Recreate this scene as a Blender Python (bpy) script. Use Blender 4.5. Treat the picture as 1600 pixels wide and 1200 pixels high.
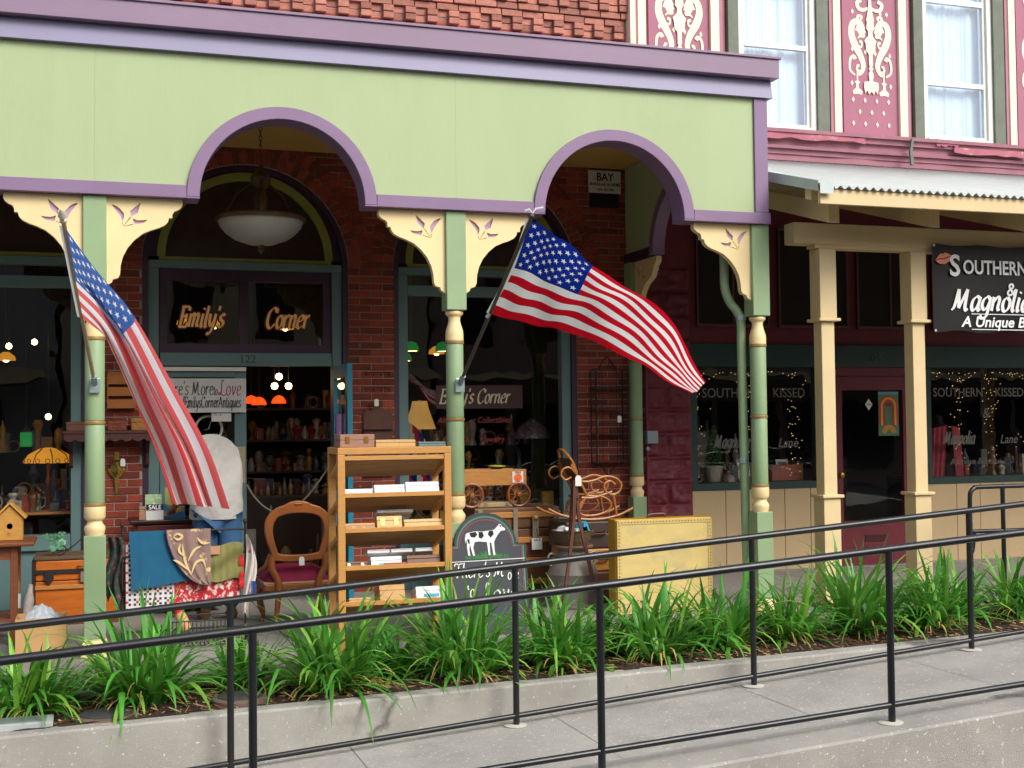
import bpy, bmesh, math, random
from mathutils import Vector, Matrix, noise
random.seed(11)
R_ = math.radians
for o_ in list(bpy.data.objects): bpy.data.objects.remove(o_, do_unlink=True)
SC = bpy.context.scene
COL = SC.collection
# ------------------------------------------------------------------ camera
cam = bpy.data.cameras.new('camera'); cam_o = bpy.data.objects.new('camera', cam); COL.objects.link(cam_o)
cam.sensor_width = 36.0; cam.lens = 44.505; cam.clip_start = .05; cam.clip_end = 500
yaw, pit, rol = R_(18.387), R_(1.898), R_(-.6374)
fw = Vector((math.sin(yaw)*math.cos(pit), math.cos(yaw)*math.cos(pit), math.sin(pit)))
rt = Vector((math.cos(yaw), -math.sin(yaw), 0)); up = rt.cross(fw)
r2 = rt*math.cos(rol)+up*math.sin(rol); u2 = up*math.cos(rol)-rt*math.sin(rol)
m3 = Matrix((r2, u2, -fw)).transposed()
cam_o.matrix_world = Matrix.Translation((-.0211, -8.854, 1.4967)) @ m3.to_4x4()
SC.camera = cam_o
# ------------------------------------------------------------------ sky, sun, exposure
SUN_EL, SUN_AZ = R_(40), R_(28)          # azimuth measured from -y towards +x
W = bpy.data.worlds.new('World'); SC.world = W; W.use_nodes = True
nt = W.node_tree; nt.nodes.clear()
sky = nt.nodes.new('ShaderNodeTexSky'); sky.sky_type = 'NISHITA'; sky.sun_disc = False
sky.sun_elevation = SUN_EL; sky.sun_rotation = math.pi - SUN_AZ
sky.air_density = 1.0; sky.dust_density = 4.0; sky.ozone_density = 1.0
hs = nt.nodes.new('ShaderNodeHueSaturation'); hs.inputs['Saturation'].default_value = .6
bg = nt.nodes.new('ShaderNodeBackground'); bg.inputs['Strength'].default_value = .15
ow = nt.nodes.new('ShaderNodeOutputWorld')
nt.links.new(sky.outputs[0], hs.inputs['Color']); nt.links.new(hs.outputs[0], bg.inputs[0]); nt.links.new(bg.outputs[0], ow.inputs[0])
sun = bpy.data.lights.new('sun', 'SUN'); sun.energy = 1.3; sun.angle = R_(26); sun.color = (1, .97, .92)
sun_o = bpy.data.objects.new('sun', sun); COL.objects.link(sun_o)
sd = Vector((math.sin(SUN_AZ)*math.cos(SUN_EL), -math.cos(SUN_AZ)*math.cos(SUN_EL), math.sin(SUN_EL)))
sun_o.rotation_euler = sd.to_track_quat('Z', 'Y').to_euler()
SC.view_settings.view_transform = 'Standard'; SC.view_settings.look = 'None'
SC.view_settings.exposure = 0.54; SC.view_settings.gamma = 1.0; SC.view_settings.use_curve_mapping = False
SC.render.engine = 'CYCLES'; SC.cycles.max_bounces = 8; SC.cycles.transparent_max_bounces = 12

# ------------------------------------------------------------------ materials
def H(s):
    s = s.lstrip('#'); v = [int(s[i:i+2], 16)/255 for i in (0, 2, 4)]
    return tuple((c/12.92 if c <= .04045 else ((c+.055)/1.055)**2.4) for c in v)
MATS = {}
def mat(name, col, rough=.6, var=.12, scale=5, bump=0, bscale=60, metal=0, rnd=0, spot=None, spec=.5, streak=None, emit=None, crack=0):
    """procedural paint/wood/stone: noise varied base colour, optional bump, per-object random value, spots of a second colour"""
    if name in MATS: return MATS[name]
    if isinstance(col, str): col = H(col)
    m = bpy.data.materials.new(name); m.use_nodes = True; MATS[name] = m
    n = m.node_tree.nodes; l = m.node_tree.links; b = n['Principled BSDF']
    geo = n.new('ShaderNodeNewGeometry'); pos = geo.outputs['Position']
    mp = n.new('ShaderNodeMapping'); l.new(pos, mp.inputs[0])
    if streak: mp.inputs['Scale'].default_value = streak
    nz = n.new('ShaderNodeTexNoise'); nz.inputs['Scale'].default_value = scale; nz.inputs['Detail'].default_value = 6; nz.inputs['Roughness'].default_value = .62
    l.new(mp.outputs[0], nz.inputs['Vector'])
    rmp = n.new('ShaderNodeMapRange'); rmp.inputs[1].default_value = .25; rmp.inputs[2].default_value = .75
    rmp.inputs[3].default_value = 1-var; rmp.inputs[4].default_value = 1+var
    l.new(nz.outputs[0], rmp.inputs[0]); val = rmp.outputs[0]
    if rnd:
        oi = n.new('ShaderNodeObjectInfo'); ad = n.new('ShaderNodeMath'); ad.operation = 'ADD'
        l.new(oi.outputs['Random'], ad.inputs[0]); l.new(geo.outputs['Random Per Island'], ad.inputs[1])
        fr = n.new('ShaderNodeMath'); fr.operation = 'FRACT'; l.new(ad.outputs[0], fr.inputs[0])
        r3 = n.new('ShaderNodeMapRange'); r3.inputs[3].default_value = 1-rnd; r3.inputs[4].default_value = 1+rnd*.8; l.new(fr.outputs[0], r3.inputs[0])
        mu = n.new('ShaderNodeMath'); mu.operation = 'MULTIPLY'; l.new(val, mu.inputs[0]); l.new(r3.outputs[0], mu.inputs[1]); val = mu.outputs[0]
    vm = n.new('ShaderNodeVectorMath'); vm.operation = 'SCALE'; vm.inputs[0].default_value = col; l.new(val, vm.inputs['Scale'])
    out = vm.outputs[0]
    for sp_ in (spot if isinstance(spot, list) else [spot] if spot else []):
        sc, th, c2 = sp_[:3]; wd = sp_[3] if len(sp_) > 3 else .06
        if isinstance(c2, str): c2 = H(c2)
        n2 = n.new('ShaderNodeTexNoise'); n2.inputs['Scale'].default_value = sc; n2.inputs['Detail'].default_value = 8; n2.inputs['Roughness'].default_value = .7
        l.new(pos, n2.inputs['Vector'])
        r4 = n.new('ShaderNodeMapRange'); r4.inputs[1].default_value = th; r4.inputs[2].default_value = th+wd; l.new(n2.outputs[0], r4.inputs[0])
        mx = n.new('ShaderNodeMix'); mx.data_type = 'RGBA'; l.new(r4.outputs[0], mx.inputs[0]); l.new(out, mx.inputs[6]); mx.inputs[7].default_value = (*c2, 1); out = mx.outputs[2]
    if crack:
        nd = n.new('ShaderNodeTexNoise'); nd.inputs['Scale'].default_value = 3; nd.inputs['Detail'].default_value = 6; l.new(pos, nd.inputs['Vector'])
        va = n.new('ShaderNodeVectorMath'); va.operation = 'MULTIPLY_ADD'; va.inputs[1].default_value = (.5,.5,.5); l.new(nd.outputs['Color'], va.inputs[0]); l.new(pos, va.inputs[2])
        vo = n.new('ShaderNodeTexVoronoi'); vo.feature = 'DISTANCE_TO_EDGE'; vo.inputs['Scale'].default_value = crack; l.new(va.outputs[0], vo.inputs['Vector'])
        r5 = n.new('ShaderNodeMapRange'); r5.inputs[1].default_value = .0; r5.inputs[2].default_value = .0045; r5.inputs[3].default_value = .75; r5.inputs[4].default_value = 0; l.new(vo.outputs['Distance'], r5.inputs[0])
        mx = n.new('ShaderNodeMix'); mx.data_type = 'RGBA'; l.new(r5.outputs[0], mx.inputs[0]); l.new(out, mx.inputs[6]); mx.inputs[7].default_value = (.09,.08,.07,1); out = mx.outputs[2]
    l.new(out, b.inputs['Base Color'])
    b.inputs['Roughness'].default_value = rough; b.inputs['Metallic'].default_value = metal; b.inputs['Specular IOR Level'].default_value = spec
    if bump:
        n3 = n.new('ShaderNodeTexNoise'); n3.inputs['Scale'].default_value = bscale; n3.inputs['Detail'].default_value = 5
        l.new(mp.outputs[0], n3.inputs['Vector'])
        bp = n.new('ShaderNodeBump'); bp.inputs['Strength'].default_value = bump; bp.inputs['Distance'].default_value = .01
        l.new(n3.outputs[0], bp.inputs['Height']); l.new(bp.outputs[0], b.inputs['Normal'])
    if emit:
        b.inputs['Emission Color'].default_value = (*emit[0], 1); b.inputs['Emission Strength'].default_value = emit[1]
    return m
def glass(name, tint=(1, 1, 1), ior=1.5, rough=.0, dirt=.0):
    if name in MATS: return MATS[name]
    m = bpy.data.materials.new(name); m.use_nodes = True; MATS[name] = m
    n = m.node_tree.nodes; l = m.node_tree.links; n.clear()
    o = n.new('ShaderNodeOutputMaterial'); t = n.new('ShaderNodeBsdfTransparent'); t.inputs[0].default_value = (*tint, 1)
    g = n.new('ShaderNodeBsdfGlossy'); g.inputs['Roughness'].default_value = rough
    f = n.new('ShaderNodeFresnel'); f.inputs[0].default_value = ior
    nz = n.new('ShaderNodeTexNoise'); nz.inputs['Scale'].default_value = 1.7
    bp = n.new('ShaderNodeBump'); bp.inputs['Strength'].default_value = .15; bp.inputs['Distance'].default_value = .02
    geo = n.new('ShaderNodeNewGeometry'); l.new(geo.outputs['Position'], nz.inputs['Vector']); l.new(nz.outputs[0], bp.inputs['Height']); l.new(bp.outputs[0], g.inputs['Normal'])
    sb_ = n.new('ShaderNodeMath'); sb_.operation = 'SUBTRACT'; sb_.inputs[0].default_value = 1; l.new(geo.outputs['Backfacing'], sb_.inputs[1])
    ml = n.new('ShaderNodeMath'); ml.operation = 'MULTIPLY'; l.new(f.outputs[0], ml.inputs[0]); l.new(sb_.outputs[0], ml.inputs[1])
    x = n.new('ShaderNodeMixShader'); l.new(ml.outputs[0], x.inputs[0]); l.new(t.outputs[0], x.inputs[1]); l.new(g.outputs[0], x.inputs[2])
    l.new(x.outputs[0], o.inputs[0]); return m
def emis(name, col, s):
    if name in MATS: return MATS[name]
    m = mat(name, col, .5, .05, emit=(H(col) if isinstance(col, str) else col, s)); return m
def cloth(name, col, trans=.35, var=.08):
    if name in MATS: return MATS[name]
    m = mat(name, col, .8, var, 9, .15, 400, spec=.2)
    n = m.node_tree.nodes; l = m.node_tree.links; b = n['Principled BSDF']; o = n['Material Output']
    t = n.new('ShaderNodeBsdfTranslucent'); c = H(col) if isinstance(col, str) else col; t.inputs[0].default_value = (*c, 1)
    x = n.new('ShaderNodeMixShader'); x.inputs[0].default_value = trans
    l.new(b.outputs[0], x.inputs[1]); l.new(t.outputs[0], x.inputs[2]); l.new(x.outputs[0], o.inputs[0]); return m

# ------------------------------------------------------------------ mesh helpers
class MB:
    def __init__(s): s.v = []; s.f = []; s.mi = []
    def add(s, vs, fs, mi=0, M=None):
        k = len(s.v); s.v += [tuple(M @ Vector(p)) if M else tuple(p) for p in vs]
        s.f += [tuple(i+k for i in f) for f in fs]; s.mi += [mi]*len(fs); return s
    def box(s, x0, x1, y0, y1, z0, z1, mi=0, M=None):
        return s.add([(x0,y0,z0),(x1,y0,z0),(x1,y1,z0),(x0,y1,z0),(x0,y0,z1),(x1,y0,z1),(x1,y1,z1),(x0,y1,z1)],
              [(0,3,2,1),(4,5,6,7),(0,1,5,4),(1,2,6,5),(2,3,7,6),(3,0,4,7)], mi, M)
    def bar(s, a, b, w, h, mi=0, upv=(0,0,1)):
        a = Vector(a); b = Vector(b); d = b-a; L = d.length; d.normalize(); u = Vector(upv)
        if abs(d.dot(u)) > .95: u = Vector((0,1,0))
        x = d.cross(u).normalized(); z = x.cross(d)
        return s.box(-w/2, w/2, 0, L, -h/2, h/2, mi, Matrix.Translation(a) @ Matrix((x, d, z)).transposed().to_4x4())
    def tube(s, pts, r, n=8, mi=0, closed=False, caps=True):
        P = [Vector(p) for p in pts]; N = len(P); rr = r if isinstance(r, (list, tuple)) else [r]*N
        vs = []; ref = None
        for i, p in enumerate(P):
            if closed: t = P[(i+1) % N]-P[i-1]
            else: t = P[min(i+1, N-1)]-P[max(i-1, 0)]
            t.normalize()
            if ref is None: ref = Vector((0,0,1)) if abs(t.z) < .9 else Vector((1,0,0))
            x = t.cross(ref)
            if x.length < 1e-4: x = t.cross(Vector((0,1,0)))
            x.normalize(); y = x.cross(t); ref = y
            for k in range(n):
                a = 2*math.pi*k/n; vs.append(p+(x*math.cos(a)+y*math.sin(a))*rr[i])
        fs = []
        for i in range(N if closed else N-1):
            j = (i+1) % N
            for k in range(n): fs.append((i*n+k, i*n+(k+1) % n, j*n+(k+1) % n, j*n+k))
        if not closed and caps: fs += [tuple(range(n-1,-1,-1)), tuple((N-1)*n+k for k in range(n))]
        return s.add(vs, fs, mi)
    def lathe(s, prof, c=(0,0,0), n=20, mi=0, axis='z', M=None):
        vs = []; fs = []; N = len(prof)
        for r, z in prof:
            for k in range(n):
                a = 2*math.pi*k/n
                q = (r*math.cos(a), r*math.sin(a), z)
                if axis == 'y': q = (q[0], q[2], q[1])
                if axis == 'x': q = (q[2], q[0], q[1])
                vs.append((q[0]+c[0], q[1]+c[1], q[2]+c[2]))
        for i in range(N-1):
            for k in range(n): fs.append((i*n+k, i*n+(k+1) % n, (i+1)*n+(k+1) % n, (i+1)*n+k))
        if prof[0][0] > 1e-5: fs.append(tuple(range(n-1,-1,-1)))
        if prof[-1][0] > 1e-5: fs.append(tuple((N-1)*n+k for k in range(n)))
        return s.add(vs, fs, mi, M)
    def prism(s, poly, y0, y1, mi=0, M=None):          # poly in (x,z), extruded along y
        n = len(poly); vs = [(x,y0,z) for x,z in poly]+[(x,y1,z) for x,z in poly]
        fs = [tuple(range(n)), tuple(range(2*n-1,n-1,-1))]+[(i, i+n, (i+1)%n+n, (i+1)%n) for i in range(n)]
        return s.add(vs, fs, mi, M)
    def ring(s, c, r0, r1, a0, a1, y0, y1, n=32, mi=0):   # arch band in the xz plane
        vs = []; fs = []
        for i in range(n+1):
            a = a0+(a1-a0)*i/n; ca, sa = math.cos(a), math.sin(a)
            for r, y in ((r0,y0),(r1,y0),(r1,y1),(r0,y1)): vs.append((c[0]+r*ca, y, c[1]+r*sa))
        for i in range(n):
            for k in range(4): fs.append((i*4+k, (i+1)*4+k, (i+1)*4+(k+1)%4, i*4+(k+1)%4))
        fs += [(0,1,2,3), tuple(n*4+k for k in (3,2,1,0))]
        return s.add(vs, fs, mi)
    def grid(s, fn, nu, nv, mi=0, mif=None):
        k = len(s.v)
        for j in range(nv+1):
            for i in range(nu+1): s.v.append(tuple(fn(i/nu, j/nv)))
        for j in range(nv):
            for i in range(nu):
                a = k+j*(nu+1)+i; s.f.append((a, a+1, a+nu+2, a+nu+1)); s.mi.append(mif((i+.5)/nu, (j+.5)/nv) if mif else mi)
        return s
    def mesh(s, name, mats, smooth=False):
        me = bpy.data.meshes.new(name); me.from_pydata(s.v, [], s.f)
        for m in (mats if isinstance(mats, (list, tuple)) else [mats]): me.materials.append(m)
        if any(s.mi): me.polygons.foreach_set('material_index', s.mi)
        bm = bmesh.new(); bm.from_mesh(me); bmesh.ops.recalc_face_normals(bm, faces=bm.faces); bm.to_mesh(me); bm.free()
        if smooth:
            me.polygons.foreach_set('use_smooth', [True]*len(me.polygons))
            if smooth != 'all': me.set_sharp_from_angle(angle=R_(38))
        me.update(); return me
    def build(s, name, mats, parent=None, smooth=False, bevel=0):
        return link(name, s.mesh(name, mats, smooth), parent, bevel)
def link(name, me, parent=None, bevel=0):
    o = bpy.data.objects.new(name, me); COL.objects.link(o)
    if parent: o.parent = parent
    if bevel:
        b = o.modifiers.new('bevel', 'BEVEL'); b.width = bevel; b.segments = 2; b.limit_method = 'ANGLE'; b.angle_limit = R_(40)
    return o
def thing(name, label, cat, loc=(0,0,0), group=None):
    o = bpy.data.objects.new(name, None); COL.objects.link(o); o.location = loc; o.empty_display_size = .1
    return tag(o, label, cat, group)
def tag(o, label, cat, group=None):
    o['label'] = label; o['category'] = cat
    if group: o['group'] = group
    return o
def struct(o): o['kind'] = 'structure'; return o
def stuff(o): o['kind'] = 'stuff'; return o
def box(name, m, x0, x1, y0, y1, z0, z1, parent=None, bevel=0):
    return MB().box(x0,x1,y0,y1,z0,z1).build(name, m, parent, False, bevel)
def rel(t, o):      # keep world place when parenting to an Empty that is not at the origin
    o.parent = t; o.matrix_parent_inverse = Matrix.Translation(-Vector(t.location)); return o
def from_curve(name, cu, m, parent, M):
    o = bpy.data.objects.new('tmp', cu); COL.objects.link(o)
    dg = bpy.context.evaluated_depsgraph_get(); dg.update()
    me = bpy.data.meshes.new_from_object(o.evaluated_get(dg)); bpy.data.objects.remove(o, do_unlink=True); bpy.data.curves.remove(cu)
    me.name = name; me.materials.clear(); me.materials.append(m); me.transform(M); return link(name, me, parent)
FACE = Matrix.Rotation(R_(90), 4, 'X')       # xy drawing -> upright, facing -y
def text(name, body, size, m, parent, loc, shear=0, bold=0, depth=.002, sx=1, align='LEFT', Rm=None, space=1):
    cu = bpy.data.curves.new('t', 'FONT'); cu.body = body; cu.size = size; cu.shear = shear; cu.offset = bold*size; cu.extrude = depth
    cu.align_x = align; cu.resolution_u = 3; cu.space_character = space
    M = Matrix.Translation(loc) @ (Rm or Matrix()) @ FACE @ Matrix.Diagonal((sx,1,1,1))
    return from_curve(name, cu, m, parent, M)
def poly_curve(name, polys, depth, m, parent, M):   # filled outlines with holes, extruded
    cu = bpy.data.curves.new('c', 'CURVE'); cu.dimensions = '2D'; cu.fill_mode = 'BOTH'; cu.extrude = depth/2
    for p in polys:
        sp = cu.splines.new('POLY'); sp.points.add(len(p)-1); sp.use_cyclic_u = True
        for i, q in enumerate(p): sp.points[i].co = (q[0], q[1], 0, 1)
    return from_curve(name, cu, m, parent, M)
def smooth_line(pts, k=6):
    if len(pts) < 3: return [Vector((*p, 0)) if len(p) == 2 else Vector(p) for p in pts]
    P = [Vector((*p, 0)) if len(p) == 2 else Vector(p) for p in pts]; out = []
    for i in range(len(P)-1):
        p0 = P[i-1] if i else P[0]*2-P[1]; p1 = P[i]; p2 = P[i+1]; p3 = P[i+2] if i+2 < len(P) else P[-1]*2-P[-2]
        for j in range(k):
            t = j/k; out.append(.5*((2*p1)+(p2-p0)*t+(2*p0-5*p1+4*p2-p3)*t*t+(3*p1-p0-3*p2+p3)*t**3))
    out.append(P[-1]); return out
def ribbon(mb, line, wfun, z=0, mi=0, M=None):      # flat stroke of varying width in the xy plane
    N = len(line); vs = []
    for i, p in enumerate(line):
        t = line[min(i+1, N-1)]-line[max(i-1, 0)]; t.normalize(); nn = Vector((-t.y, t.x, 0)); w = wfun(i/(N-1), t)/2
        vs += [p+nn*w+Vector((0,0,z)), p-nn*w+Vector((0,0,z))]
    mb.add(vs, [(2*i, 2*i+1, 2*i+3, 2*i+2) for i in range(N-1)], mi, M)
GL = {'a':(.95,[[(.78,.85),(.5,1),(.2,.75),(.15,.3),(.35,0),(.62,.2),(.78,.6)],[(.8,1),(.75,.3),(.85,0),(1,.12)]]),
'b':(.9,[[(.25,1.6),(.2,.8),(.2,.25),(.45,0),(.75,.3),(.75,.75),(.5,1),(.22,.7)]]),
'c':(.8,[[(.72,.8),(.5,1),(.2,.75),(.15,.3),(.4,0),(.72,.2)]]),
'e':(.85,[[(.18,.5),(.6,.6),(.7,.85),(.48,1),(.2,.75),(.15,.3),(.4,0),(.78,.2)]]),
'g':(.95,[[(.78,.85),(.5,1),(.2,.75),(.15,.35),(.4,.08),(.65,.25),(.8,.7)],[(.8,1),(.78,.2),(.7,-.4),(.35,-.55),(.1,-.35)]]),
'h':(.95,[[(.22,1.6),(.2,.8),(.18,0)],[(.2,.6),(.5,1),(.72,.8),(.7,.25),(.85,0)]]),
'i':(.47,[[(.2,1),(.18,.3),(.28,0),(.42,.1)],[(.21,1.3),(.25,1.42)]]),
'l':(.47,[[(.22,1.6),(.18,.4),(.28,0),(.42,.1)]]),
'm':(1.38,[[(.15,1),(.15,0)],[(.17,.65),(.42,1),(.6,.8),(.58,0)],[(.6,.65),(.88,1),(1.08,.8),(1.05,.25),(1.2,0)]]),
'n':(.95,[[(.15,1),(.15,0)],[(.17,.6),(.48,1),(.7,.8),(.68,.25),(.82,0)]]),
'o':(.9,[[(.45,1),(.2,.78),(.14,.4),(.3,.04),(.55,.02),(.76,.3),(.74,.72),(.45,1)]]),
'q':(.95,[[(.78,.85),(.5,1),(.2,.75),(.15,.3),(.35,0),(.62,.2),(.78,.6)],[(.8,1),(.76,-.2),(.78,-.6)]]),
'r':(.7,[[(.15,1),(.15,0)],[(.17,.6),(.4,.95),(.62,.9)]]),
's':(.75,[[(.65,.85),(.42,1),(.2,.8),(.3,.55),(.58,.42),(.6,.15),(.35,0),(.1,.18)]]),
't':(.6,[[(.28,1.4),(.25,.3),(.38,0),(.55,.15)],[(.05,1),(.52,1)]]),
'u':(.95,[[(.15,1),(.15,.3),(.35,0),(.62,.2),(.75,.6)],[(.77,1),(.75,.25),(.88,0)]]),
'v':(.85,[[(.08,.95),(.2,.9),(.38,0)],[(.38,0),(.62,.5),(.7,1)]]),
'y':(.9,[[(.12,1),(.2,.4),(.42,.1),(.65,.4),(.77,1)],[(.77,1),(.68,0),(.4,-.5),(.1,-.45)]]),
"'":(.3,[[(.2,1.6),(.14,1.25)]]), '.':(.4,[[(.15,.0),(.22,.12)]]), '/':(.6,[[(.05,-.3),(.55,1.6)]]), ' ':(.55,[]),
'A':(1.25,[[(0,0),(.55,1.5)],[(.55,1.5),(1.1,0)],[(.25,.55),(.9,.55)]]),
'C':(1.2,[[(1.1,1.2),(.85,1.5),(.5,1.45),(.2,1.1),(.15,.5),(.4,.06),(.75,0),(1.1,.3)],[(1.1,1.5),(1.1,1.15)]]),
'E':(1.1,[[(.25,1.5),(.25,0)],[(.05,1.5),(.95,1.5)],[(.25,.8),(.75,.8)],[(.05,0),(1.0,0)],[(.95,1.5),(.97,1.2)],[(1,0),(1.03,.33)],[(.75,.97),(.75,.63)]]),
'L':(1.2,[[(.75,1.45),(.5,1.6),(.42,1.2),(.5,.6),(.4,.12),(.1,.1),(.2,.3),(.6,.08),(1.1,.0),(1.25,.2)]]),
'M':(1.6,[[(.0,.0),(.2,.3),(.3,1.45)],[(.3,1.5),(.62,.15)],[(.62,.15),(1.08,1.5)],[(1.08,1.5),(1.15,.3),(1.3,0),(1.45,.12)]]),
'T':(1.1,[[(-.1,1.25),(.0,1.5),(.5,1.45),(1.1,1.52)],[(.55,1.45),(.5,.5),(.45,0)]])}
def write(name, s, h, m, parent, loc, pen=.06, contrast=.22, ang=35, slant=.0, sx=.85, Rm=None, mb=None, mi=0):
    """stroke lettering with a broad pen; h = x-height"""
    own = mb is None; mb = mb or MB(); x = 0; a = R_(ang); k = 0
    M = Matrix.Translation(loc) @ (Rm or Matrix()) @ FACE
    for ch in s:
        adv, st = GL[ch]
        for ln in st:
            pts = [((x+q[0]*sx+q[1]*slant)*h, q[1]*h) for q in ln]
            ribbon(mb, smooth_line(pts) if len(pts) > 2 else [Vector((*pts[0],0)).lerp(Vector((*pts[1],0)), i/4) for i in range(5)],
                   lambda t, d: h*(pen+contrast*abs(math.sin(math.atan2(d.y, d.x)-a))), k*.0002, mi, M); k += 1
        x += adv*sx
    if own: mb.build(name, m, parent)
    return x*h
# ------------------------------------------------------------------ palette
M_green = mat('green_paint', '#a5b58a', .55, .05, 1.1, .07, 45, spot=[(1.3, .55, '#9cac82', .25), (60, .74, '#8f9c78')], spec=.35, streak=(1.6,1,.22))
M_postgreen = mat('post_green_paint', '#8aa37a', .5, .08, 3, .06, 40, spot=[(2.5,.58,'#7f9970',.2),(42,.72,'#b9b895')])
M_cream = mat('cream_paint', '#e6cf9a', .5, .07, 3, .08, 40, spot=[(2.5,.58,'#dcc48c',.2),(38,.72,'#b59a68')])
M_gold = mat('gold_band', '#a08350', .4, .1, 8, metal=.3)
M_purple = mat('purple_paint', '#836b8a', .5, .08, 2.5, .06, 50, spec=.4, spot=[(1.8,.58,'#7a6382',.2),(45,.73,'#a592a8')])
M_cap = mat('cornice_purple_paint', '#877189', .5, .09, 2.0, .06, 50, streak=(.35,1,1), spot=[(1.2,.56,'#7d6880',.25),(50,.73,'#a99aad')])
M_capblue = mat('cornice_skylit_purple', '#837f9c', .5, .06, 2.0, .05, 50)  # bluish sky light on the sloped board, put into its purple
M_plum = mat('dark_plum_paint', '#3a2038', .5, .12, 6)
M_teal = mat('grey_teal_paint', '#5f7d7c', .5, .08, 4, .04, 50)
M_tealdoor = mat('teal_door_paint', '#1f7f96', .45, .1, 5)
M_olive = mat('olive_paint', '#8c9440', .5, .1, 4)
M_ceil = mat('ochre_ceiling', '#c29a52', .7, .07, 3)
M_mortar = mat('mortar', '#a4978c', .9, .15, 20, .3, 120)
M_brick = mat('brick', '#8d3d29', .85, .25, 14, .6, 120, rnd=.42, spot=[(3.2,.58,'#54261d',.25),(16, .66, '#cbb79c'),(40,.68,'#5c2c20')])
M_brickup = mat('brick_upper', '#ae7464', .85, .2, 20, .6, 150, rnd=.3, spot=[(5,.58,'#8a5244',.2),(22, .67, '#bb978a')])
M_maroon = mat('maroon_paint', '#6d1f2c', .55, .16, 8, .15, 50)
M_pink = mat('faded_rose_paint', '#aa7582', .7, .1, 5, .1, 60, spot=[(2.2,.56,'#b5818d',.2),(7, .66, '#c9aaa4',.1)])
M_rose = mat('rose_panel_paint', '#a2667b', .7, .07, 3, .08, 60, spot=(9, .745, '#8b8b90'))
M_ivory = mat('ivory_paint', '#e9dfc4', .6, .07, 8, .08, 60, spot=(14, .72, '#b9a99a'))
M_white = mat('white_paint', '#e4e3dc', .5, .05, 6)
M_greygreen = mat('weathered_grey_green', '#6c7468', .75, .16, 9, .15, 60)
M_tan = mat('tan_paint', '#d8c193', .55, .05, 4, .06, 60, spot=(11, .76, '#b9a27c'))
M_wains = mat('wainscot_tan', '#c3aa82', .6, .06, 3, .06, 70)
M_dkgreen = mat('dark_green_paint', '#1d3a36', .5, .12, 5)
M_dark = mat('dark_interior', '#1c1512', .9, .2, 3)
M_darkfl = mat('dark_floor', '#241a13', .7, .2, 6)
M_tin = mat('galvanised_roof', '#bcc1be', .45, .07, 2.5, spec=.4, spot=[(2.2,.6,'#b9bcb6',.2),(9,.72,'#9c8870',.1)], streak=(3,.3,1))
M_conc = mat('concrete', '#a8a59d', .95, .24, 1.6, .7, 260, spot=[(1.7,.55,'#908d84',.2),(40, .60, '#e8e6de'),(90,.64,'#6e6a64')], crack=.11)
M_conc2 = mat('ramp_concrete', '#afaca4', .95, .22, 1.4, .8, 240, spot=[(1.3,.56,'#98958c',.2),(38, .595, '#eae8e0'),(95,.64,'#767168')])
M_walk = mat('sidewalk_concrete', '#8f8b84', .9, .12, 2, .4, 150)
M_asph = mat('asphalt', '#4b4a48', .95, .15, 5, .6, 200)
M_soil = mat('soil', '#3b2a1f', .95, .3, 25, .9, 60)
M_black = mat('black_iron', '#17191d', .33, .12, 12, .05, 120, spec=.6)
M_gl = glass('window_glass', (1,1,1), 1.85)
M_glup = glass('upper_window_glass', (.9,.95,1), 1.75)

# ------------------------------------------------------------------ ground
def rampz(x): return -.425+.072*x
struct(MB().grid(lambda u, v: (-150+300*u, -150+300*v, -.62), 2, 2).build('street', M_asph))
g = MB()                                           # sidewalk slab with tooled joints
for i in range(-5, 12):
    for j in range(3): g.box(i*1.3+.004, (i+1)*1.3-.004, -.55+j*1.035+.004, -.55+(j+1)*1.035-.004, -.3, 0)
o = g.build('pavement', M_walk, bevel=.004); struct(o)
struct(MB().box(-6.5, 15.6, -.55, 2.6, -.6, -.02).build('pavement_bed', M_conc))
struct(MB().box(-6.5, 15.6, -.72, -.555, -.6, .0).build('kerb', M_conc, bevel=.015))
# planter bed
def soilz(x, y): return -.115+.02*x+.03*noise.noise((x*3, y*3, 0))+.012*noise.noise((x*14, y*14, 2))
struct(MB().grid(lambda u, v: (-3+15*u, -1.5+.8*v, soilz(-3+15*u, -1.5+.8*v)), 220, 16).build('planter_soil', M_soil, smooth='all'))
w = MB()
def wtop(x): return -.105+.0205*x
N = 60
def strip(mb, xa, xb, ya, yb, zt, zb, n=60, jx=0):
    vs = []; fs = []
    for i in range(n+1):
        x = xa+(xb-xa)*i/n
        vs += [(x, ya, zb(x)), (x, ya, zt(x)-.012), (x, ya+.012, zt(x)), (x, yb, zt(x)), (x, yb, zb(x))]
    for i in range(n):
        for k in range(4): fs.append((i*5+k, (i+1)*5+k, (i+1)*5+k+1, i*5+k+1))
    fs += [(0,1,2,3,4), tuple(n*5+k for k in (4,3,2,1,0))]
    mb.add(vs, fs)
strip(w, -3.5, 12, -1.6, -1.47, wtop, lambda x: -.7)
struct(w.build('planter_wall', M_conc))
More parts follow.
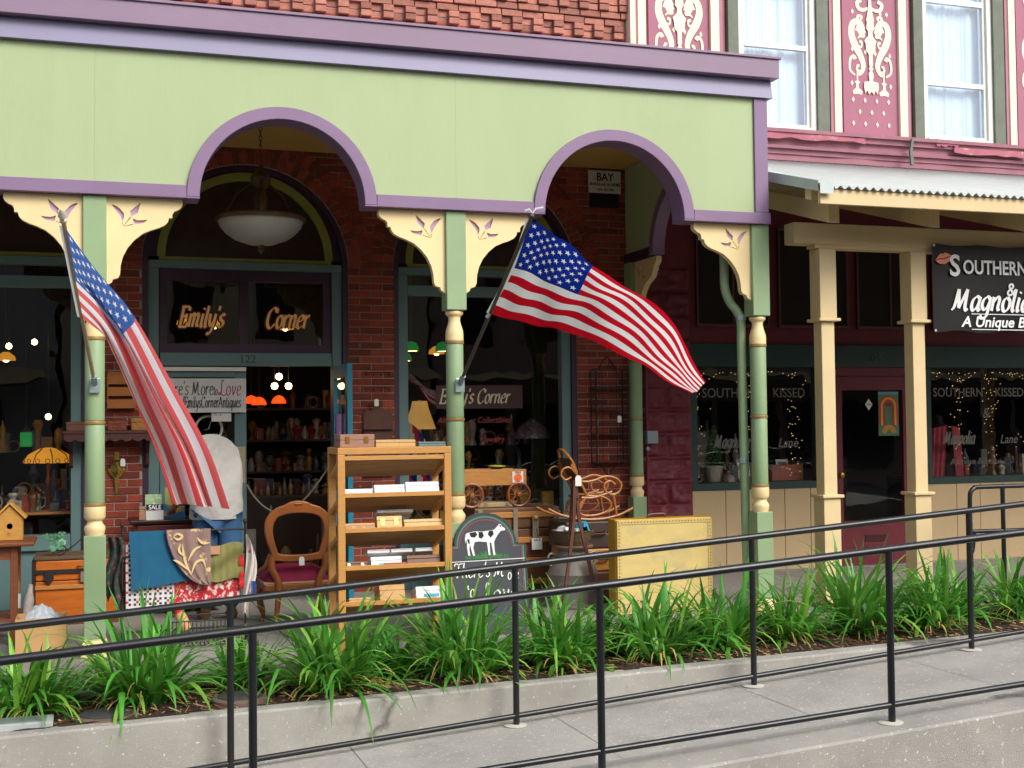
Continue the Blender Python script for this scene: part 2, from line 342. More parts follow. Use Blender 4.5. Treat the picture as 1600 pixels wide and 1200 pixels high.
# ramp: slabs between joints, slightly bevelled kerb edge, side wall
rp = []
xs = [-3.5+1.22*i for i in range(13)]
for i in range(12):
    m_ = MB()
    def f(u, v, a=xs[i], b=xs[i+1]):
        x = a+.0022+(b-a-.0044)*u; y = -2.935+1.335*v; return (x, y, rampz(x)+.004*noise.noise((x*2, y*2, 5)))
    m_.grid(f, 14, 14); k = len(m_.v)
    o = m_.build('ramp_slab', M_conc2, smooth='all'); rp.append(o)
bed = MB(); strip(bed, -3.5, 11.2, -3.0, -1.58, lambda x: rampz(x)-.015, lambda x: -.7)
ramp = struct(bed.build('ramp', M_conc2))
for o in rp: o.parent = ramp
ed = MB(); strip(ed, -3.5, 11.2, -3.27, -2.94, lambda x: -.335+.063*x, lambda x: -.75)
ed.build('ramp_edge', M_conc, ramp)

# ------------------------------------------------------------------ arcade porch
porch = thing('arcade_porch', 'green fascia porch with purple arch trim and cream brackets on turned posts', 'porch')
AC = [-1.25, 1.25, 3.75]; RI, RO = .571, .658; ZB = 3.068
def arched(x0, x1, zt, zb, centers, r, zc, n=28):
    P = [(x0, zt), (x0, zb)]
    for c in centers:
        P.append((c-r, zb))
        for i in range(n+1):
            a = math.pi-math.pi*i/n; P.append((c+r*math.cos(a), zc+r*math.sin(a)))
        P.append((c+r, zb))
    return P+[(x1, zb), (x1, zt)]
for a, b, c in ((-3.7, -.0004, AC[0]), (.0004, 2.4996, AC[1]), (2.5004, 5.03, AC[2])):
    MB().prism(arched(a, b, 4.12, 3.09, [c], .62, 3.08), -.03, .15).build('fascia_panel', M_green, porch)
for c in AC:
    t = MB().ring((c, 3.078), RI, RO, 0, math.pi, -.058, .165, 44)
    t.build('arch_trim', M_purple, porch, True, .004)
for a, b in ((-3.7, AC[0]-RI), (AC[0]+RI, AC[1]-RI), (AC[1]+RI, AC[2]-RI), (AC[2]+RI, 5.075)):
    band = MB().box(a+(.0875 if a > -3 else 0), b-(.0875 if b < 5 else 0), -.055, .16, ZB, 3.157).build('bottom_band', M_purple, porch, False, .004)
    if a > -3: MB().box(a, a+.0872, -.056, .163, ZB, 3.0775).build('trim_foot', M_purple, porch)
    if b < 5: MB().box(b-.0872, b, -.056, .163, ZB, 3.0775).build('trim_foot', M_purple, porch)
box('corner_trim', M_purple, 4.945, 5.062, -.05, .155, 3.159, 4.062, porch, .004)
# cornice: sloped board with sky tint in its colour, purple cap board, thin metal drip
c2 = MB(); c2.add([(-3.7,-.075,4.065),(5.1,-.075,4.065),(5.1,-.045,4.215),(-3.7,-.045,4.215),(-3.7,.1,4.065),(5.1,.1,4.065),(5.1,.1,4.215),(-3.7,.1,4.215)],
      [(0,1,2,3),(7,6,5,4),(0,4,5,1),(3,2,6,7),(0,3,7,4),(1,5,6,2)])
c2.build('cornice_board', M_capblue, porch, False, .003)
box('cornice_cap', M_cap, -3.7, 5.135, -.12, .12, 4.2155, 4.365, porch, .004)
box('cornice_drip', M_cap, -3.7, 5.15, -.135, 2.5, 4.3655, 4.385, porch, .003)
box('ceiling', M_ceil, -3.7, 4.94, .17, 2.53, 4.0, 4.03, porch)
# side return with its own arch (x = 4.95 .. 5.05)
rot = Matrix.Translation((4.985, 0, 0)) @ Matrix.Rotation(R_(90), 4, 'Z')
def side(mb): return mb
rp_ = MB().prism(arched(.16, 2.52, 4.12, 3.09, [1.27], .62, 3.08), -.035, .035, 0, rot); rp_.build('return_panel', M_green, porch)
rr = MB().ring((1.27, 3.078), RI, RO, 0, math.pi, -.06, .06, 40); rr.v = [tuple(rot @ Vector(p)) for p in rr.v]; rr.build('return_arch_trim', M_purple, porch, True)
for a, b in ((.17, 1.27-RO), (1.27+RO, 2.52)): MB().box(a, b, -.055, .055, ZB, 3.157, 0, rot).build('return_band', M_plum, porch)
# posts
def post_parts(p, x, y, zbase=0.0, back=False):
    hp = Vector((x, y, 0))
    b = MB(); b.box(x-.075, x+.075, y-.075, y+.075, 2.345, ZB-.002)
    b.lathe([(.062,1.56),(.064,1.57),(.064,2.095),(.060,2.105)], (x,y,0), 28)
    b.lathe([(.060,1.012),(.064,1.022),(.064,1.53),(.060,1.54)], (x,y,0), 28)
    sq = [(-1,-1),(1,-1),(1,1),(-1,1)]
    b.box(x-.07, x+.07, y-.07, y+.07, .12, .80)
    po = b.build('post', M_postgreen, p, True, .005)
    v = MB().lathe([(.052,2.345),(.064,2.338),(.066,2.325),(.06,2.312),(.046,2.30),(.042,2.275),(.05,2.24),(.063,2.20),(.066,2.17),(.066,2.125)], (x,y,0), 28)
    v.build('upper_vase', M_cream, po, True)
    v = MB().lathe([(.066,.995),(.069,.985),(.069,.92),(.06,.905),(.048,.895),(.05,.88),(.064,.862),(.069,.845),(.065,.825),(.06,.80)], (x,y,0), 28)
    v.build('lower_vase', M_cream, po, True)
    for zc in (2.112, 1.549, 1.003):
        MB().lathe([(.058,zc-.014),(.068,zc-.011),(.07,zc),(.068,zc+.011),(.058,zc+.014)], (x,y,0), 28).build('ring', M_gold, po, True)
    MB().lathe([(.125,.0),(.125,.06),(.11,.1),(.1,.119)], (x,y,0), 4, 0, 'z', Matrix.Translation((x,y,0)) @ Matrix.Rotation(R_(45),4,'Z') @ Matrix.Translation((-x,-y,0))).build('plinth', M_cream, po, False, .006)
    return po
PX = [-2.5, 0, 2.5, 5.0]
for x in PX: post_parts(porch, x, .055)
post_parts(porch, 4.99, 2.42)
# brackets with pierced tulip motif
BR = [(0,0),(.49,0),(.495,-.035),(.485,-.055),(.462,-.073),(.44,-.082),(.428,-.1),(.426,-.128),(.405,-.128),(.398,-.155),(.378,-.178),(.34,-.198),(.29,-.215),(.235,-.24),(.18,-.285),(.135,-.34),(.105,-.4),(.09,-.46),(.086,-.52),(.074,-.545),(.04,-.556),(.034,-.575),(0,-.6)]
PET = [[(.22,-.03),(.2,-.10),(.158,-.132),(.15,-.093)], [(.03,-.05),(.058,-.058),(.085,-.076),(.112,-.109),(.112,-.135),(.1,-.165),(.092,-.14),(.078,-.115),(.058,-.09)],
       [(.168,-.140),(.197,-.152),(.225,-.151),(.262,-.146),(.242,-.166),(.215,-.176),(.178,-.179)], [(.099,-.168),(.103,-.168),(.108,-.193),(.105,-.196)],
       [(.151,-.132),(.156,-.136),(.112,-.193),(.108,-.192)], [(.166,-.178),(.17,-.182),(.114,-.199),(.112,-.196)]]
def bracket(x, s, y=.04, Rm=None):
    BASE = Matrix.Translation((x, y, ZB-.003)) @ (Rm or Matrix())
    Mx = BASE @ FACE @ Matrix.Diagonal((s,1,1,1))
    b = poly_curve('bracket', [BR]+PET, .055, M_cream, porch, Mx)
    bb = b.modifiers.new('bevel', 'BEVEL'); bb.width = .003; bb.segments = 1; bb.limit_method = 'ANGLE'
    MB().add([(.02*s,-.012,-.02),(.28*s,-.012,-.02),(.28*s,-.012,-.21),(.02*s,-.012,-.21),(.02*s,.012,-.02),(.28*s,.012,-.02),(.28*s,.012,-.21),(.02*s,.012,-.21)],
        [(0,1,2,3),(7,6,5,4),(0,4,5,1),(1,5,6,2),(2,6,7,3),(3,7,4,0)], 0, BASE).build('motif_inlay', mat('motif_lilac', '#b393b5', .6, .08, 9), b)
    return b
for x in PX:
    if x < 4.9: bracket(x+.0755, 1)
    bracket(x-.0755, -1)
bracket(4.99, -1, 2.34, Matrix.Rotation(R_(90), 4, 'Z'))

# ------------------------------------------------------------------ brick building
YW = 2.54
bb_ = thing('brick_building', 'old red brick shop building with arched openings behind the porch', 'building')
OC = [-.95, 1.30, 3.53]; OR = .905; ZS = 2.95
MB().prism(arched(-6, 5.06, 9, -.05, OC, OR, ZS, 30), YW+.01, YW+.33).build('wall', M_mortar, bb_)
BL, BH, CH = .203, .057, .067
indiv = []; bulk = []; bulkup = []; indup = []
def in_open(x, z, pad):
    for c in OC:
        if abs(x-c) < OR+pad and z < ZS+.01: return True
        if (x-c)**2+(z-ZS)**2 < (OR+pad)**2 and z > ZS-.05: return True
    return False
piers = [(-.043,.393),(2.207,2.623),(4.437,5.05)]
k = 0; z = .01
while z < 2.98:
    for a, b in piers:
        x = a-(.1065 if k % 2 else 0)
        while x < b-.02:
            x0 = max(x, a); x1 = min(x+BL, b)
            if x1-x0 > .03:
                (indiv if (b < 4.9 and z > .75) else bulk).append((x0, x1, z, z+BH, YW+random.uniform(-.002,.003)))
            x += BL+.010
    k += 1; z += CH
while z < 5.28:                                     # spandrels and plain wall above
    x = -3.2-(.1065 if k % 2 else 0)
    while x < 5.04:
        x1 = min(x+BL, 5.04)
        if not in_open((x+x1)/2, z+BH/2, .12): bulk.append((x, x1, z, z+BH, YW+random.uniform(-.002,.003)))
        x += BL+.010
    k += 1; z += CH
dz = 5.285                                          # corbel table: header dentils, stretcher bands
def course(z0, L, gap, proj, dst, h=BH, off=0.0, x0=-.4):
    x = x0+off
    while x < 4.985:
        x1 = min(x+L, 4.985)
        if x1-x > .03: dst.append((x, x1, z0, z0+h, YW-proj+random.uniform(-.003,.003)))
        x += L+gap
for c in range(2):
    course(dz+c*CH, .098, .112, .048, indup); course(dz+c*CH, .098, .112, .0, bulkup, off=.105)
dz += 2*CH
course(dz, BL, .010, .025, indup, off=.05); dz += CH
course(dz, BL, .010, .045, indup); dz += CH
for c in range(3):
    course(dz+c*CH, .098,   .112, .07, indup if c == 0 else bulkup, off=.05); course(dz+c*CH, .098, .112, .04, bulkup, off=.155)
dz += 3*CH
for c in range(30): course(dz+c*CH, BL, .010, .055, bulkup, off=-.1065*(c % 2))
vs = MB()                                           # voussoirs, two rings
for c in OC:
    for r0 in (OR+.005, OR+.125):
        n = int(math.pi*(r0+.05)/.068)
        for i in range(n):
            a = math.pi*(i+.5)/n; w0 = (math.pi*r0/n-.009)/2; w1 = (math.pi*(r0+.112)/n-.009)/2
            Mx = Matrix.Translation((c, 0, ZS)) @ Matrix.Rotation(-a+math.pi/2, 4, 'Y')
            yy = YW+random.uniform(-.004,.002)
            vs.add([(-w0,yy,r0),(w0,yy,r0),(w1,yy,r0+.112),(-w1,yy,r0+.112),(-w0,YW+.02,r0),(w0,YW+.02,r0),(w1,YW+.02,r0+.112),(-w1,YW+.02,r0+.112)],
                   [(0,1,2,3),(0,4,5,1),(1,5,6,2),(2,6,7,3),(3,7,4,0)], 0, Mx)
stuff(vs.build('arch_bricks', M_brick, bb_))
def brick_box(mb, t, mi=0):
    x0,x1,z0,z1,y = t; e = .003; j = [random.uniform(-.002,.002) for _ in range(4)]
    mb.add([(x0+e,y,z0+e+j[0]),(x1-e,y,z0+e+j[1]),(x1-e,y,z1-e+j[2]),(x0+e,y,z1-e+j[3]),(x0,y+e,z0),(x1,y+e,z0),(x1,y+e,z1),(x0,y+e,z1),(x0,YW+.02,z0),(x1,YW+.02,z0),(x1,YW+.02,z1),(x0,YW+.02,z1)],
       [(0,1,2,3),(0,4,5,1),(1,5,6,2),(2,6,7,3),(3,7,4,0),(4,8,9,5),(5,9,10,6),(6,10,11,7),(7,11,8,4)])
def brick_mesh(w, d, m):
    mb = MB(); brick_box(mb, (-w/2, w/2, -BH/2, BH/2, YW-d)); mb.v = [(a, b-YW, c) for a, b, c in mb.v]; return mb.mesh('brick', m)
indup = [t for t in indup if t[0] > .5]
indup.sort(key=lambda t: -t[0]); bulkup += indup[150:]; indup = indup[:150]
indiv = sorted(indiv, key=lambda t: (t[0] > 4.4, t[0] < 2), reverse=True)
indiv.sort(key=lambda t: abs(t[2]-1.7)); bulk += indiv[150:]; indiv = indiv[:150]
cache = {}
for t, m, nm in [(t, M_brick, 0) for t in indiv]+[(t, M_brickup, 1) for t in indup]:
    w = round(t[1]-t[0], 2); d = round(YW-t[4], 2); key = (w, d, nm)
    if key not in cache: cache[key] = brick_mesh(t[1]-t[0], d, m)
    o = link('brick', cache[key], bb_); o.location = ((t[0]+t[1])/2, YW+random.uniform(-.003,.002), (t[2]+t[3])/2)
mb = MB()
for t in bulk: brick_box(mb, t)
stuff(mb.build('brick_field', M_brick, bb_))
mb = MB()
for t in bulkup: brick_box(mb, t)
stuff(mb.build('upper_brick_field', M_brickup, bb_))
box('corner_board', M_ivory, 4.99, 5.045, YW-.12, YW+.005, 4.4, 9, bb_)

def opening(c, w=OR, door=False):
    """plum arch trim, teal frame, olive fan ring and dark leaded fan panel"""
    y = YW+.05
    MB().ring((c, ZS), OR-.05, OR-.002, 0, math.pi, y-.03, y+.12, 40).build('arch_casing', M_plum, bb_, True)
    for s in (-1, 1):
        x = c+s*(OR-.026); MB().box(x-.0245, x+.0245, y-.03, y+.12, 0, ZS-.001).build('side_casing', M_plum, bb_)
        x = c+s*(OR-.098); MB().box(x-.046, x+.046, y, y+.11, 0, ZS-.03).build('jamb', M_teal, bb_, False, .004)
    MB().ring((c, ZS+.07), OR-.20, OR-.13, 0, math.pi, y+.02, y+.09, 40).build('fan_ring', M_olive, bb_, True)
    MB().ring((c, ZS+.07), OR-.131, OR-.052, .0, math.pi, y+.03, y+.08, 40).build('fan_backing', M_plum, bb_, True)
    n = 40; P = [(c+(OR-.2)*math.cos(math.pi*i/n), ZS+.07+(OR-.2)*math.sin(math.pi*i/n)) for i in range(n+1)]
    MB().prism(P, y+.07, y+.085).build('fan_panel', mat('fan_leather_brown', '#33201a', .45, .3, 7, .8, 9), bb_)
    MB().box(c-OR+.145, c+OR-.145, y+.01, y+.1, ZS+.035, ZS+.069).build('fan_sill', M_olive, bb_)
    MB().box(c-OR+.053, c+OR-.053, y-.02, y+.11, ZS-.035, ZS+.034).build('head_rail', M_teal, bb_, False, .005)
for c in OC: opening(c)
# door bay ----------------------------------------------------------
c = OC[1]; y = YW+.06
box('transom_frame', M_plum, .545, 2.055, y+.02, y+.09, 2.815, 2.914, bb_)
box('transom_frame', M_plum, .545, 2.055, y+.02, y+.09, 2.175, 2.255, bb_)
for a, b in ((.545,.61),(1.235,1.31),(1.985,2.055)): box('transom_stile', M_plum, a, b, y+.018, y+.088, 2.256, 2.814, bb_)
for a, b in ((.611,1.234),(1.311,1.984)): box('transom_pane', M_gl, a, b, y+.05, y+.056, 2.257, 2.813, bb_)
box('door_head', M_teal, .546, 2.054, y-.02, y+.09, 2.056, 2.174, bb_, .005)
M_gl_let = mat('gilt_letters_glow', '#d0a060', .4, .1, 20, metal=.3, emit=(H('#c88c48'), .12)); M_redlet = mat('oxblood_paint_glow', '#4a0d10', .5, .1, 9, emit=(H('#5a1010'), .05))  # both letter paints carry a faint glow of their own, no lamp
for s_, xa in (("Emily's", .70), ("Corner", 1.46)):
    write('lettering_outline', s_, .118, M_redlet, bb_, (xa, y+.046, 2.405), .24, .26, 35, .22, .62)  # wider maroon outline painted behind the gilt letters
    write('gilt_lettering', s_, .118, M_gl_let, bb_, (xa, y+.043, 2.405), .05, .2, 35, .22, .62)
text('house_number', '122', .10, mat('number_dark', '#40464a', .4, .1), bb_, (1.30, y-.024, 2.085), 0, .01, .003, 1, 'CENTER')
# fixed left leaf with glass, closer bar and hand lettered poster
lf = box('door_leaf', M_teal, .546, .66, y+.03, y+.075, .02, 2.055, bb_)
for a in ((1.19,1.292,.02,2.055),(.661,1.189,1.96,2.055),(.661,1.189,.02,.5)): box('leaf_rail', M_teal, a[0], a[1], y+.031, y+.076, a[2], a[3], lf)
box('leaf_glass', M_gl, .661, 1.189, y+.05, y+.055, .501, 1.959, lf)
box('closer_bar', mat('pale_metal', '#d8d6c8', .35, .05, metal=.2), .55, 1.288, y-.005, y+.029, 2.012, 2.046, lf)
box('lock_plate', mat('brass_plate', '#b6a684', .4, .1, metal=.4), 1.205, 1.28, y+.018, y+.03, 1.02, 1.34, lf)
MB().lathe([(0,-.045),(.02,-.043),(.026,-.03),(.012,-.015),(.012,0)], (1.243, y+.018, 1.1), 12, 0, 'y').build('knob', mat('brass_plate', '#b6a684'), lf, True)
# open right leaf, swung out square to the wall
ol = MB().box(2.055, 2.098, 1.85, 1.95, .02, 2.05).build('open_door_leaf', M_tealdoor, bb_)
for a in ((2.50,2.575,.02,2.05),(1.951,2.499,1.94,2.05),(1.951,2.499,.02,.62)): box('leaf_rail', M_tealdoor, 2.056, 2.097, a[0], a[1], a[2], a[3], ol)
box('leaf_glass', M_gl, 2.073, 2.078, 1.951, 2.499, .621, 1.939, ol)
# show windows ------------------------------------------------------
def show_window(c, zsill):
    box('mullion_rail', M_teal, c-OR+.146, c+OR-.146, YW+.06, YW+.14, 2.72, 2.82, bb_, .004)
    box('window_sill', M_teal, c-OR+.146, c+OR-.146, YW+.0, YW+.15, zsill-.13, zsill, bb_, .006)
    box('bulkhead', M_teal, c-OR+.146, c+OR-.146, YW+.05, YW+.13, .0, zsill-.131, bb_, .004)
    box('window_pane', M_gl, c-OR+.146, c+OR-.146, YW+.095, YW+.101, zsill+.001, 2.719, bb_)
    box('window_pane', M_gl, c-OR+.146, c+OR-.146, YW+.095, YW+.101, 2.821, 2.914, bb_)
show_window(OC[0], .62); show_window(OC[2], .62)
rb = box('name_band', mat('deep_red_band', '#38090c', .5, .1), 3.045, 3.90, YW+.088, YW+.091, 1.665, 1.885, bb_)
write('band_lettering', "Emily's Corner", .088, mat('pale_gilt', '#cfc2a4', .5, .1), rb, (3.07, YW+.084, 1.715), .05, .18, 35, .22, .70)
M_redw = mat('red_lettering', '#8c2a26', .5, .1)
text('window_lettering', 'Antiques', .082, M_redw, bb_, (3.055, YW+.09, 1.53), .25, .004, .001, .84); text('window_lettering', '• Collectibles', .082, M_redw, bb_, (3.40, YW+.09, 1.53), .25, .004, .001, .84)
text('window_lettering', 'Furniture', .082, M_redw, bb_, (3.10, YW+.09, 1.345), .25, .004, .001, .84); text('window_lettering', '• Jewelry', .082, M_redw, bb_, (3.46, YW+.09, 1.345), .25, .004, .001, .84)
# dark shop room behind
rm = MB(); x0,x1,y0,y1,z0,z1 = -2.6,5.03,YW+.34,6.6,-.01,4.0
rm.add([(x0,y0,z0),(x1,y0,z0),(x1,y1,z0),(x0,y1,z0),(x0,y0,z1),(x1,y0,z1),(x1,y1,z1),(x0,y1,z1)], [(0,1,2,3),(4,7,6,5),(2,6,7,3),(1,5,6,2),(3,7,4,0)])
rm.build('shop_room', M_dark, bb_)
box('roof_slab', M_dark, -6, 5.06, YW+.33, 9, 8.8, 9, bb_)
# ------------------------------------------------------------------ rose painted building on the right
pb = thing('painted_building', 'rose painted facade with ivory ornament panels above a maroon and tan shop front', 'building')
XE = 13.0
for q in ((5.05,6.10),(7.29,8.32),(9.51,10.54),(11.73,XE)): box('upper_wall', M_pink, q[0], q[1], YW+.02, YW+.3, 4.2, 9, pb)
box('sill_course', M_pink, 5.05, XE, YW+.03, YW+.29, 4.19, 4.488, pb)
for q in ((6.10,7.29),(8.32,9.51),(10.54,11.73)): box('room_back', M_ivory, q[0], q[1], YW+.9, YW+.95, 4.2, 9, pb)
# cornice mouldings with weathered breaks
for i, (zt, zb_, pr_) in enumerate(((4.487,4.452,.17),(4.452,4.40,.13),(4.40,4.33,.085),(4.33,4.30,.11),(4.30,4.25,.07),(4.25,4.19,.05))):
    m_ = MB(); n = 60
    def fn(u, v, zt=zt, zb_=zb_, pr_=pr_, i=i):
        x = 5.06+(XE-5.06)*u; d = .012*noise.noise((x*2.3, i*3, 0))+(.006*noise.noise((x*11, i, 4)) if i < 2 else 0)
        return [(x, YW+.03, zt-.0005), (x, YW-pr_+d, zt-.0005), (x, YW-pr_+d+.008, zb_), (x, YW+.03, zb_)][round(v*3)]
    m_.grid(fn, 90, 3); m_.build('cornice_moulding', M_pink, pb)
for (a, b, z0, dy) in ((6.3, 7.62, 4.395, -.15), (8.72, 9.7, 4.36, -.155), (8.5, 8.78, 4.425, -.15)):      # split, peeling boards
    m_ = MB(); pts = [a+(b-a)*i/9 for i in range(10)]
    m_.prism([(x, z0+.055+random.uniform(-.006,.006)) for x in pts]+[(x, z0+random.uniform(-.014,.014)) for x in reversed(pts)], YW+dy, YW+dy+.02)
    m_.build('peeling_board', mat('peeled_rose_wood', '#b06a78', .85, .15, 9, .2, 60, spot=(9, .6, '#c8b3a2')), pb)
MB().prism([(8.165,4.47),(8.195,4.47),(8.17,4.35),(8.19,4.19),(8.15,4.19),(8.14,4.35)], YW-.188, YW-.16).build('seam_strap', M_greygreen, pb)
# bays: ornament panel then window
def ornament(xc, zt, p):
    """ivory scroll beasts either side of a candelabrum"""
    mb = MB(); M = Matrix.Translation((xc, YW-.014, zt)) @ FACE; k = [0]
    def st(pts, w0, w1=None, mid=None):
        k[0] += 1
        ws = [w0, mid if mid else w0, w1 if w1 else w0]
        def wf(t, d): return ws[0]+(ws[1]-ws[0])*t*2 if t < .5 else ws[1]+(ws[2]-ws[1])*(t-.5)*2
        ribbon(mb, smooth_line(pts, 7), wf, k[0]*.0004, 0, M)
    for s in (-1, 1):
        S = lambda L: [(s*a, b) for a, b in L]
        st(S([(.075,.02),(.13,.10),(.205,.075),(.225,-.03),(.19,-.14),(.12,-.26),(.085,-.37),(.12,-.45),(.17,-.46)]), .05, .025, .085)    # S body
        st(S([(.085,-.03),(.12,.03),(.16,.05)]), .09, .10)
        st(S([(.155,.10),(.14,.16),(.10,.155),(.105,.125)]), .03, .03)
        st(S([(.09,.0),(.075,-.05),(.12,-.055),(.15,-.08)]), .03, .012)
        st(S([(.155,-.15),(.11,-.17),(.10,-.12),(.13,-.11)]), .02, .035)
        st(S([(.19,-.475),(.25,-.42),(.245,-.31),(.205,-.275),(.185,-.305)]), .02, .045, .03)
        st(S([(.10,-.37),(.115,-.425),(.165,-.415),(.155,-.37),(.135,-.375)]), .025, .03)
        st(S([(.165,-.42),(.165,-.56)]) + [], .02, .05) if False else None
        mb.add([(s*a, b, .003) for a, b in ((.155,-.43),(.172,-.43),(.172,-.53),(.2,-.545),(.178,-.565),(.185,-.61),(.225,-.645),(.215,-.68),(.165,-.67),(.115,-.68),(.10,-.645),(.145,-.61),(.152,-.565),(.128,-.545),(.155,-.53))], [tuple(range(15))], 0, M)
        st(S([(.0,.26),(.07,.23),(.13,.24),(.15,.30),(.10,.33)]), .03, .04, .045)
        st(S([(.03,.36),(.12,.40),(.2,.52),(.16,.66),(.08,.70),(.06,.62)]), .04, .04, .07)
    cand = [(.012,.42),(.022,.24),(.04,.16),(.05,.12),(.04,.1),(.05,.03),(.025,.0),(.03,-.05),(.075,-.1),(.06,-.14),(.055,-.21),(.03,-.235),(.024,-.25),(.024,-.36),(.012,-.37),(.028,-.4),(.012,-.42),(.03,-.45),(.022,-.53),(.085,-.54),(.09,-.6),(.075,-.66),(.05,-.63),(.03,-.67),(.0,-.64)]
    mb.add([(a, b, .012) for a, b in cand]+[(-a, b, .012) for a, b in reversed(cand[:-1])], [tuple(range(2*len(cand)-1))], 0, M)
    ob = mb.build('painted_ornament', M_ivory, p)
    for (a, b) in [(-.22,-.2),(.24,-.24),(-.23,-.56),(.245,-.57),(.06,-.23),(-.06,-.22),(.0,.2),(-.21,.2),(.21,.2),(.13,.2)]+[(-.22+.145*i, -.735) for i in range(4)]+[(-.14+.145*i, -.86) for i in range(3)]+[(-.22+.145*i, -.985) for i in range(4)]:
        mm = MB(); mm.add([(a-.018,b,.004),(a,b+.03,.004),(a+.018,b,.004),(a,b-.03,.004)], [(0,1,2,3)], 0, M); mm.build('painted_lozenge', M_ivory, ob)
M_curt = mat('white_curtain', '#dfe6ee', .9, .03, 4)
def up_bay(xw):
    # window between x = xw and xw+1.17
    for a in (xw, xw+1.03): box('weathered_casing', M_greygreen, a+.0, a+(.12 if a == xw else .14), YW-.03, YW+.1, 4.49, 8, pb, .004)
    wf_ = box('window_frame', M_white, xw+.122, xw+.17, YW+.0, YW+.09, 4.49, 7.5, pb)
    box('frame_stile', M_white, xw+.97, xw+1.028, YW+.0, YW+.09, 4.49, 7.5, wf_)
    box('window_sill', M_white, xw+.171, xw+.969, YW-.02, YW+.09, 4.49, 4.545, wf_)
    mr = 5.15 if xw > 8 else 5.39
    box('sash_stile', M_white, xw+.172, xw+.205, YW+.03, YW+.075, 4.546, 7.4, wf_); box('sash_stile', M_white, xw+.935, xw+.968, YW+.03, YW+.075, 4.546, 7.4, wf_)
    box('meeting_rail', M_white, xw+.206, xw+.934, YW+.025, YW+.08, mr-.025, mr+.025, wf_)
    box('bottom_rail', M_white, xw+.206, xw+.934, YW+.032, YW+.076, 4.546, 4.585, wf_)
    box('top_rail', M_white, xw+.206, xw+.934, YW+.03, YW+.076, 6.03, 6.09, wf_)
    for a, b in ((4.586, mr-.026), (mr+.026, 6.029), (6.091, 7.3)): box('window_pane', M_glup, xw+.206, xw+.934, YW+.05, YW+.056, a, b, wf_)
    MB().grid(lambda u, v: (xw+.18+.78*u, YW+.14+.03*noise.noise((u*9+xw, v*.6, 0))+.012*noise.noise((u*31, v, xw)), 4.55+2.7*v), 90, 2).build('curtain', M_curt, wf_, 'all')
for i, xw in enumerate((6.11, 8.33, 10.55)): up_bay(xw)
for i, xp in enumerate((5.235, 7.46, 9.68)):
    w_ = .685
    a = box('ornament_panel', M_rose, xp, xp+w_-.02, YW-.012, YW+.02, 4.488, 8, pb)
    for q in ((xp-.132, xp-.004),(xp+w_-.016, xp+w_+.12)): box('pilaster_strip', M_ivory, q[0], q[1]-.04, YW-.05, YW+.03, 4.488, 8, pb, .006)
    for q in ((xp-.171, xp-.134),(xp+w_+.083, xp+w_+.12)): box('pilaster_edge', M_pink, q[0], q[1], YW-.035, YW+.03, 4.488, 8, pb)
    ornament(xp+w_/2-.01, 5.62 if i else 5.66, a)
# shop front under the awning
box('lintel_wall', M_maroon, 5.05, XE, YW+.03, YW+.3, 2.30, 4.19, pb)
box('transom_beam', M_dkgreen, 5.63, XE, YW-.02, YW+.1, 2.07, 2.299, pb, .005)
for i in range(8):
    x = 5.72+.93*i
    tr = box('transom_panel', M_dark, x, x+.82, YW+.005, YW+.029, 2.47, 3.5, pb)
    for q in ((x,x+.82,2.47,2.50),(x,x+.82,3.47,3.5),(x,x+.02,2.501,3.469),(x+.8,x+.82,2.501,3.469),(x+.4,x+.42,2.501,3.469)):
        box('transom_moulding', mat('dark_maroon_trim', '#5c3a34', .5, .1), q[0], q[1], YW-.01, YW+.004, q[2], q[3], tr)
for k_, (x0, x1) in enumerate(((5.64, 7.13), (8.40, XE))):
    fr = box('window_frame', M_dkgreen, x0, x1, YW-.01, YW+.1, .83, .90, pb)
    box('frame_stile', M_dkgreen, x0, x0+.07, YW, YW+.09, .901, 2.069, fr)
    if k_ == 0: box('frame_stile', M_dkgreen, x1-.07, x1, YW, YW+.09, .901, 2.069, fr)
    box('window_pane', M_gl, x0+.071, x1-.071, YW+.04, YW+.046, .901, 2.069, fr)
    x = x0; 
    while x < min(x1, XE)-.05:
        w_ = random.choice((.30,.37,.37)); box('wainscot_board', M_wains, x+.003, min(x+w_, x1)-.003, YW+.0, YW+.04, .0, .829, pb, .003); x += w_
M_letter = mat('frosted_lettering', '#6a6863', .6, .1)
for xa in (5.78, 8.52):
    text('glass_lettering', 'SOUTHERN', .135, M_letter, pb, (xa, YW+.034, 1.76), 0, .008, .001, .92); text('glass_lettering', 'KISSED', .135, M_letter, pb, (xa+.80, YW+.034, 1.76), 0, .008, .001, .92)
    text('glass_lettering', '&', .15, M_letter, pb, (xa+.63, YW+.034, 1.53), .1, .008, .001, 1)
    write('glass_script', 'Magnolia', .088, M_letter, pb, (xa+.12, YW+.034, 1.25), .08, .2, 30, .25, .62)
    text('glass_lettering', 'Lane', .135, M_letter, pb, (xa+.85, YW+.034, 1.25), .3, .008, .001, .9)
    text('glass_lettering', 'A Unique Boutique', .095, M_letter, pb, (xa+.2, YW+.034, 1.03), .25, .0, .001, .9)
